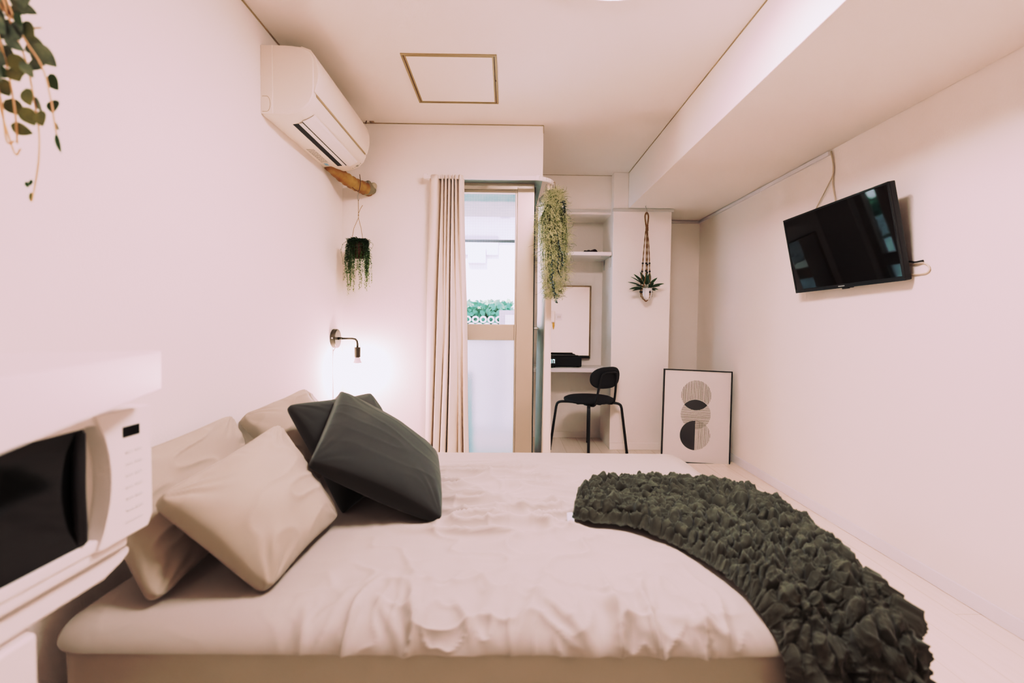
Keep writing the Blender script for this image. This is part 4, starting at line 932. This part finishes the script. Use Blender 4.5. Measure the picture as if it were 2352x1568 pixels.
def small_leaves(path, dark_until, spacing=.0042, size=.0165):
    n = max(4, int(np.sum(np.linalg.norm(np.diff(path, axis=0), axis=1))/spacing)); pts = catmull(list(path), n)
    ST.tube([tuple(p) for p in pts[::3]], .0005, 4)
    for i, p in enumerate(pts):
        t = i/n; tgt = LD if t < dark_until*.55+random.uniform(-.1, .1) else (LM if t < .82+random.uniform(-.1, .1) else LL)
        for k in range(2):
            a = random.uniform(0, 2*PI); s = size*random.uniform(.7, 1.2)*(1-.35*t)
            tgt.leaf(p, (math.cos(a), math.sin(a), random.uniform(-.6, .4)), (0, 0, 1), s, s*.55, seg=3, cup=.1)
random.seed(11)
def strand(ang, out, drop, up=.012, zt0=None):
    r0 = .02; c, s = math.cos(ang), math.sin(ang); z = zr+.004
    sw = random.uniform(-.01, .01)
    return np.array([(sx+r0*c*.3, sy+r0*s*.3, z), (sx+.03*c, sy+.03*s, z+up), (sx+out*c*.8, sy+out*s*.8, z-.004), (sx+out*c+sw*.3, sy+out*s, z-drop*.35), (sx+(out+sw)*c, sy+(out)*s+sw, z-drop*.7), (sx+(out+1.6*sw)*c, sy+out*s+sw, z-drop)])
for i in range(58):
    ang = random.uniform(-PI, PI)
    while not (-PI+.0 < ang < .3 or random.random() < .3): ang = random.uniform(-PI, PI)
    small_leaves(strand(ang, random.uniform(.042, .075), random.choice([.12, .18, .24, .28, .31])*random.uniform(.85, 1.08)), random.uniform(.8, 1.2))
for ang, out, drop in ((PI*.98, .105, .14), (PI*.93, .085, .13), (-.05, .095, .05)): small_leaves(strand(ang, out, drop), .9, .009, .010)
for i in range(420):
    a = random.uniform(0, 2*PI); r = random.uniform(0, .062); p = (sx+r*math.cos(a), sy+r*math.sin(a), zr+random.uniform(-.005, .025)*(1-r*8)); LD.leaf(p, (math.cos(a), math.sin(a), random.uniform(-.3, .8)), (0, 0, 1), .017, .010, seg=3)
part(LD.build('foliage', 'leaf_dark', sp2, smooth=True), 'dark green leaves'); part(LM.build('foliage', 'leaf_mid', sp2, smooth=True), 'green leaves'); part(LL.build('foliage', 'leaf_light', sp2, smooth=True), 'pale green tips'); ST.build('stem', 'leaf_mid', sp2)

# pale moss hanging from the rail
mo = thing('hanging_moss', (.29, 3.0, 1.3), 'pale green stringy moss plant hanging from the end of the curtain rail', 'plant')
ms, mg = MB(), MB(); random.seed(5); my = 2.93
def pxm(px, py): return at_y(px, py, my)
top_c = pxm(1276, 438)
outline = [(437, 1264, 1290), (460, 1247, 1297), (490, 1238, 1299), (520, 1232, 1306), (550, 1230, 1309), (580, 1240, 1308), (610, 1244, 1304), (640, 1246, 1302), (665, 1248, 1292), (685, 1258, 1280)]
def width_at(py):
    ys = [o_[0] for o_ in outline]; return np.interp(py, ys, [o_[1] for o_ in outline]), np.interp(py, ys, [o_[2] for o_ in outline])
def curl(tgt, p, d, l, r=.0010, n=7):
    pts = [Vector(p)]; d = Vector(d).normalized(); ax = rv().normalized(); k = random.uniform(-1.3, 1.3)
    for i in range(n):
        d = (Matrix.Rotation(k*.5, 3, ax) @ d); d = (d+rv(.25)).normalized(); pts.append(pts[-1]+d*(l/n))
    tgt.tube(pts, [r*(1-.6*i/n) for i in range(n+1)], 3, caps=False)
for i in range(4300):
    f = random.random()**1.15; py = 437+f*(682-437); x0, x1 = width_at(py); u = random.gauss(.5, .31)
    if not -.05 < u < 1.05: continue
    px = x0+(x1-x0)*u; p = pxm(px, py); hw = (x1-x0)/2*my/FPX; depth = math.sqrt(max(0, 1-(2*u-1)**2))*hw*.9*random.uniform(-1, .6)
    p.y += depth
    side = (2*u-1)
    tgt = mg if (random.random() < .30 and depth > -.03) else ms
    curl(tgt, p, (side*.7+random.uniform(-.7, .7), random.uniform(-.9, .2), random.uniform(-1.2, .5)), random.uniform(.025, .065), random.uniform(.0008, .0014))
for i in range(150):
    u = random.uniform(.0, 1); x0, x1 = width_at(480); a = pxm(1270+random.uniform(-8, 12), 440); ln = random.uniform(.35, 1.0); pyb = 445+ln*235
    xb0, xb1 = width_at(pyb); b = pxm(xb0+(xb1-xb0)*u, pyb); b.y += random.uniform(-.06, .05)
    mid = pxm(x0+(x1-x0)*u, 500); mid.y += random.uniform(-.07, .05)
    mg.tube([tuple(pp+rv(.004)) for pp in [Vector(c_) for c_ in catmull([a, mid, (Vector(mid)+Vector(b))/2+rv(.015), b], 14)]], .0011, 3, caps=False)
part(ms.build('moss', 'moss', mo, smooth=True), 'pale curly strands'); part(mg.build('inner_moss', 'moss_green', mo, smooth=True), 'greener inner strands')
def dark_string(pts):
    LD = MB(); pp = catmull(pts, 30); LD.tube([tuple(p) for p in pp[::2]], .0009, 4)
    for p in pp:
        if random.random() < .2: continue
        a = random.uniform(0, 2*PI); LD.leaf(Vector(p), (math.cos(a), math.sin(a)*.6-.3, random.uniform(-1.2, .1)), (0, -1, .3), random.uniform(.010, .019), .007, seg=3)
    part(LD.build('dark_sprig', 'leaf_black', mo, smooth=True), 'blackish small-leaved strand')
for a in ([(1288, 470), (1291, 480), (1293, 495)], [(1277, 540), (1281, 580), (1277, 615), (1284, 640)], [(1262, 580), (1266, 620), (1265, 650), (1271, 693)], [(1278, 560), (1286, 590), (1288, 605), (1280, 625)], [(1266, 625), (1264, 650), (1270, 668), (1273, 696)]):
    dark_string([pxm(px, py)+Vector((0, -.095, 0)) for px, py in a])
m = MB(); m.tube([(top_c.x, my, top_c.z), (.285, 3.0, 1.935), (.28, 3.05, 1.945)], .0016, 6); m.build('hanging_cord', 'string', mo)

# macrame planter on the column
Ym = 3.86
def pm(px, py, dy=0): return at_y(px, py, Ym+dy)
mp = thing('macrame_planter', pm(1485, 692), 'small leafy plant in a beaded macrame hanger before the column', 'hanging planter')
zz = at_y(1485, 470, Ym).z; h0 = pm(1485, 470)
m = MB(); m.tube([tuple(p) for p in catmull([(h0.x-.004, Ym, ZB), (h0.x-.008, Ym, ZB-.012), (h0.x, Ym, ZB-.02), pm(1486, 484), pm(1487, 490), pm(1485, 492), pm(1483, 489)], 24)], .0015, 6); part(m.build('hook', 'wire', mp, smooth=True), 'thin steel hook')
m = MB(); m.tube([tuple(p) for p in catmull([pm(1484, 518), pm(1482, 503), pm(1482, 494), pm(1485.5, 488), pm(1489, 494), pm(1489, 503), pm(1487, 518)], 26)], .006, 8)
for i in range(4): m.tube([pm(1485.5+k, 516, .01*math.sin(i*1.6)) for k in (0, 0)]+[pm(1485.5+random.uniform(-2, 2), 530)], .005, 8)
for i in range(5): m.lathe([(.010, -.004), (.013, 0), (.010, .004)], pm(1486, 519+i*2.6), (random.uniform(-.3, .3), random.uniform(-.3, .3), 1), 12)
m.build('loop_knot', 'jute', mp, smooth=True)
cords = [[(1483, 530, 0), (1480, 560, 0), (1477.5, 590, 0), (1475.5, 615, 0), (1474, 632, 0), (1472, 655, 0), (1471, 668, -.0), (1473, 682, 0), (1483, 692, 0)],
         [(1485, 530, -.01), (1485, 560, -.03), (1484.5, 590, -.045), (1484, 615, -.05), (1483, 632, -.05), (1480, 650, -.055), (1474, 668, -.04), (1477, 684, -.03), (1484, 692, 0)],
         [(1487, 530, 0), (1490, 560, 0), (1491.5, 590, 0), (1492, 615, 0), (1492.5, 632, 0), (1494, 655, 0), (1497, 670, 0), (1496, 682, 0), (1484, 692, 0)],
         [(1486, 530, .01), (1487, 560, .03), (1487, 590, .045), (1486.5, 615, .05), (1486.5, 632, .05), (1490, 650, .05), (1493, 668, -.04), (1491, 684, -.03), (1484, 692, 0)]]
for cset in cords:
    m = MB(); pts = catmull([pm(*c_) for c_ in cset], 70); m.tube([tuple(p) for p in pts], [.0036+.0012*math.sin(i*1.4) for i in range(70)], 8); cd2 = m.build('cord', 'jute', mp, smooth=True)
    for py in (605, 624, 671):
        k = min(range(10, 70), key=lambda i: abs(pts[i][2]-pm(1485, py).z))
        part(MB().sphere(pts[k], .0085, 12, 8).build('bead', 'bead', cd2, smooth=True), 'dark wooden bead')
pc = pm(1485, 690); pz = pm(1485, 662).z-pc.z
MB().lathe([(.010, .003), (.026, .006), (.040, .028), (.044, .055), (.042, pz), (.038, pz), (.036, pz-.012), (.0, pz-.012)], (pc.x, Ym, pc.z), (0, 0, 1), 32).build('pot', 'pot_white', mp, smooth=True)
m = MB(); random.seed(3)
lv = [((1484, 662), (1449, 646)), ((1484, 660), (1456, 636)), ((1484, 660), (1462, 632)), ((1484, 662), (1452, 660)), ((1484, 662), (1458, 664)), ((1486, 660), (1474, 628)), ((1487, 660), (1492, 630)), ((1488, 660), (1505, 640)), ((1488, 662), (1520, 650)), ((1490, 663), (1508, 663)), ((1489, 663), (1502, 665)), ((1486, 662), (1483, 668)), ((1486, 660), (1484, 632)), ((1486, 662), (1466, 655)), ((1487, 662), (1498, 652)), ((1487, 661), (1512, 655)), ((1484, 661), (1470, 640))]
for i, (a, b) in enumerate(lv):
    p0 = pm(*a); p1 = pm(*b, dy=random.uniform(-.07, .02)); d2 = p1-p0
    m.tube([tuple(p0), tuple(p0+d2*.35)], .0012, 5); m.leaf(p0+d2*.22, d2, (random.uniform(-.4, .4), -.6, 1), d2.length*.85+.012, .034, cup=.2, droop=.12, seg=8)
m.build('foliage', 'leaf_dark', mp, smooth=True)

# ------------------------------------------------------------------ light
sl = bpy.data.lights.new('bulb_light', 'POINT'); sl.energy = 6; sl.color = (1, .88, .88); sl.shadow_soft_size = .025
so = bpy.data.objects.new('bulb_light', sl); COL.objects.link(so); so.location = (sk.x, SC.y, zs1-.080)
sn = bpy.data.lights.new('sun', 'SUN'); sn.energy = 14; sn.angle = math.radians(1.5); sn.color = (1, .97, .94)
so = bpy.data.objects.new('sun', sn); COL.objects.link(so); so.rotation_euler = (math.radians(42), 0, math.radians(-18))
wd = bpy.data.worlds.new('daylight'); scene.world = wd; wd.use_nodes = True
bg = wd.node_tree.nodes['Background']; bg.inputs['Color'].default_value = (.72, .87, 1, 1); bg.inputs['Strength'].default_value = 3.0

scene.view_settings.view_transform = 'Standard'; scene.view_settings.look = 'None'; scene.view_settings.exposure = 0; scene.view_settings.gamma = 1
scene.cycles.use_denoising = True
scene.cycles.max_bounces = 8; scene.cycles.diffuse_bounces = 5; scene.cycles.glossy_bounces = 3; scene.cycles.transmission_bounces = 5; scene.cycles.transparent_max_bounces = 8
scene.cycles.use_adaptive_sampling = True; scene.cycles.adaptive_threshold = .1; scene.cycles.adaptive_min_samples = 16; scene.cycles.use_auto_tile = False; scene.cycles.time_limit = 960
scene.cycles.sample_clamp_indirect = 6
scene.cycles.caustics_reflective = False; scene.cycles.caustics_refractive = False

# film response of the photograph (one tone curve per channel, soft shoulder, warm shadows)
scene.view_settings.use_curve_mapping = True
cmv = scene.view_settings.curve_mapping
cmv.use_clip = True; cmv.clip_min_x = 0; cmv.clip_min_y = 0; cmv.clip_max_x = 2.0; cmv.clip_max_y = 1.0
cmv.extend = 'HORIZONTAL'
TONE = [
    [(0, 0), (.022, .020), (.05, .060), (.10, .205), (.15, .345), (.20, .455), (.30, .625), (.40, .705), (.60, .775), (.85, .825), (1.2, .86), (2.0, .90)],
    [(0, 0), (.022, .021), (.045, .062), (.07, .150), (.11, .250), (.17, .385), (.25, .525), (.32, .58), (.42, .615), (.60, .675), (.90, .75), (1.3, .82), (2.0, .885)],
    [(0, 0), (.022, .020), (.040, .046), (.06, .094), (.09, .165), (.136, .285), (.20, .445), (.27, .555), (.36, .615), (.52, .685), (.85, .775), (1.3, .86), (2.0, .935)]]
for ci, pts in enumerate(TONE):
    cu = cmv.curves[ci]
    cu.points[0].location = pts[0]; cu.points[1].location = pts[-1]
    for p in pts[1:-1]: cu.points.new(*p)
    for p in cu.points: p.handle_type = 'AUTO_CLAMPED'
cmv.update()
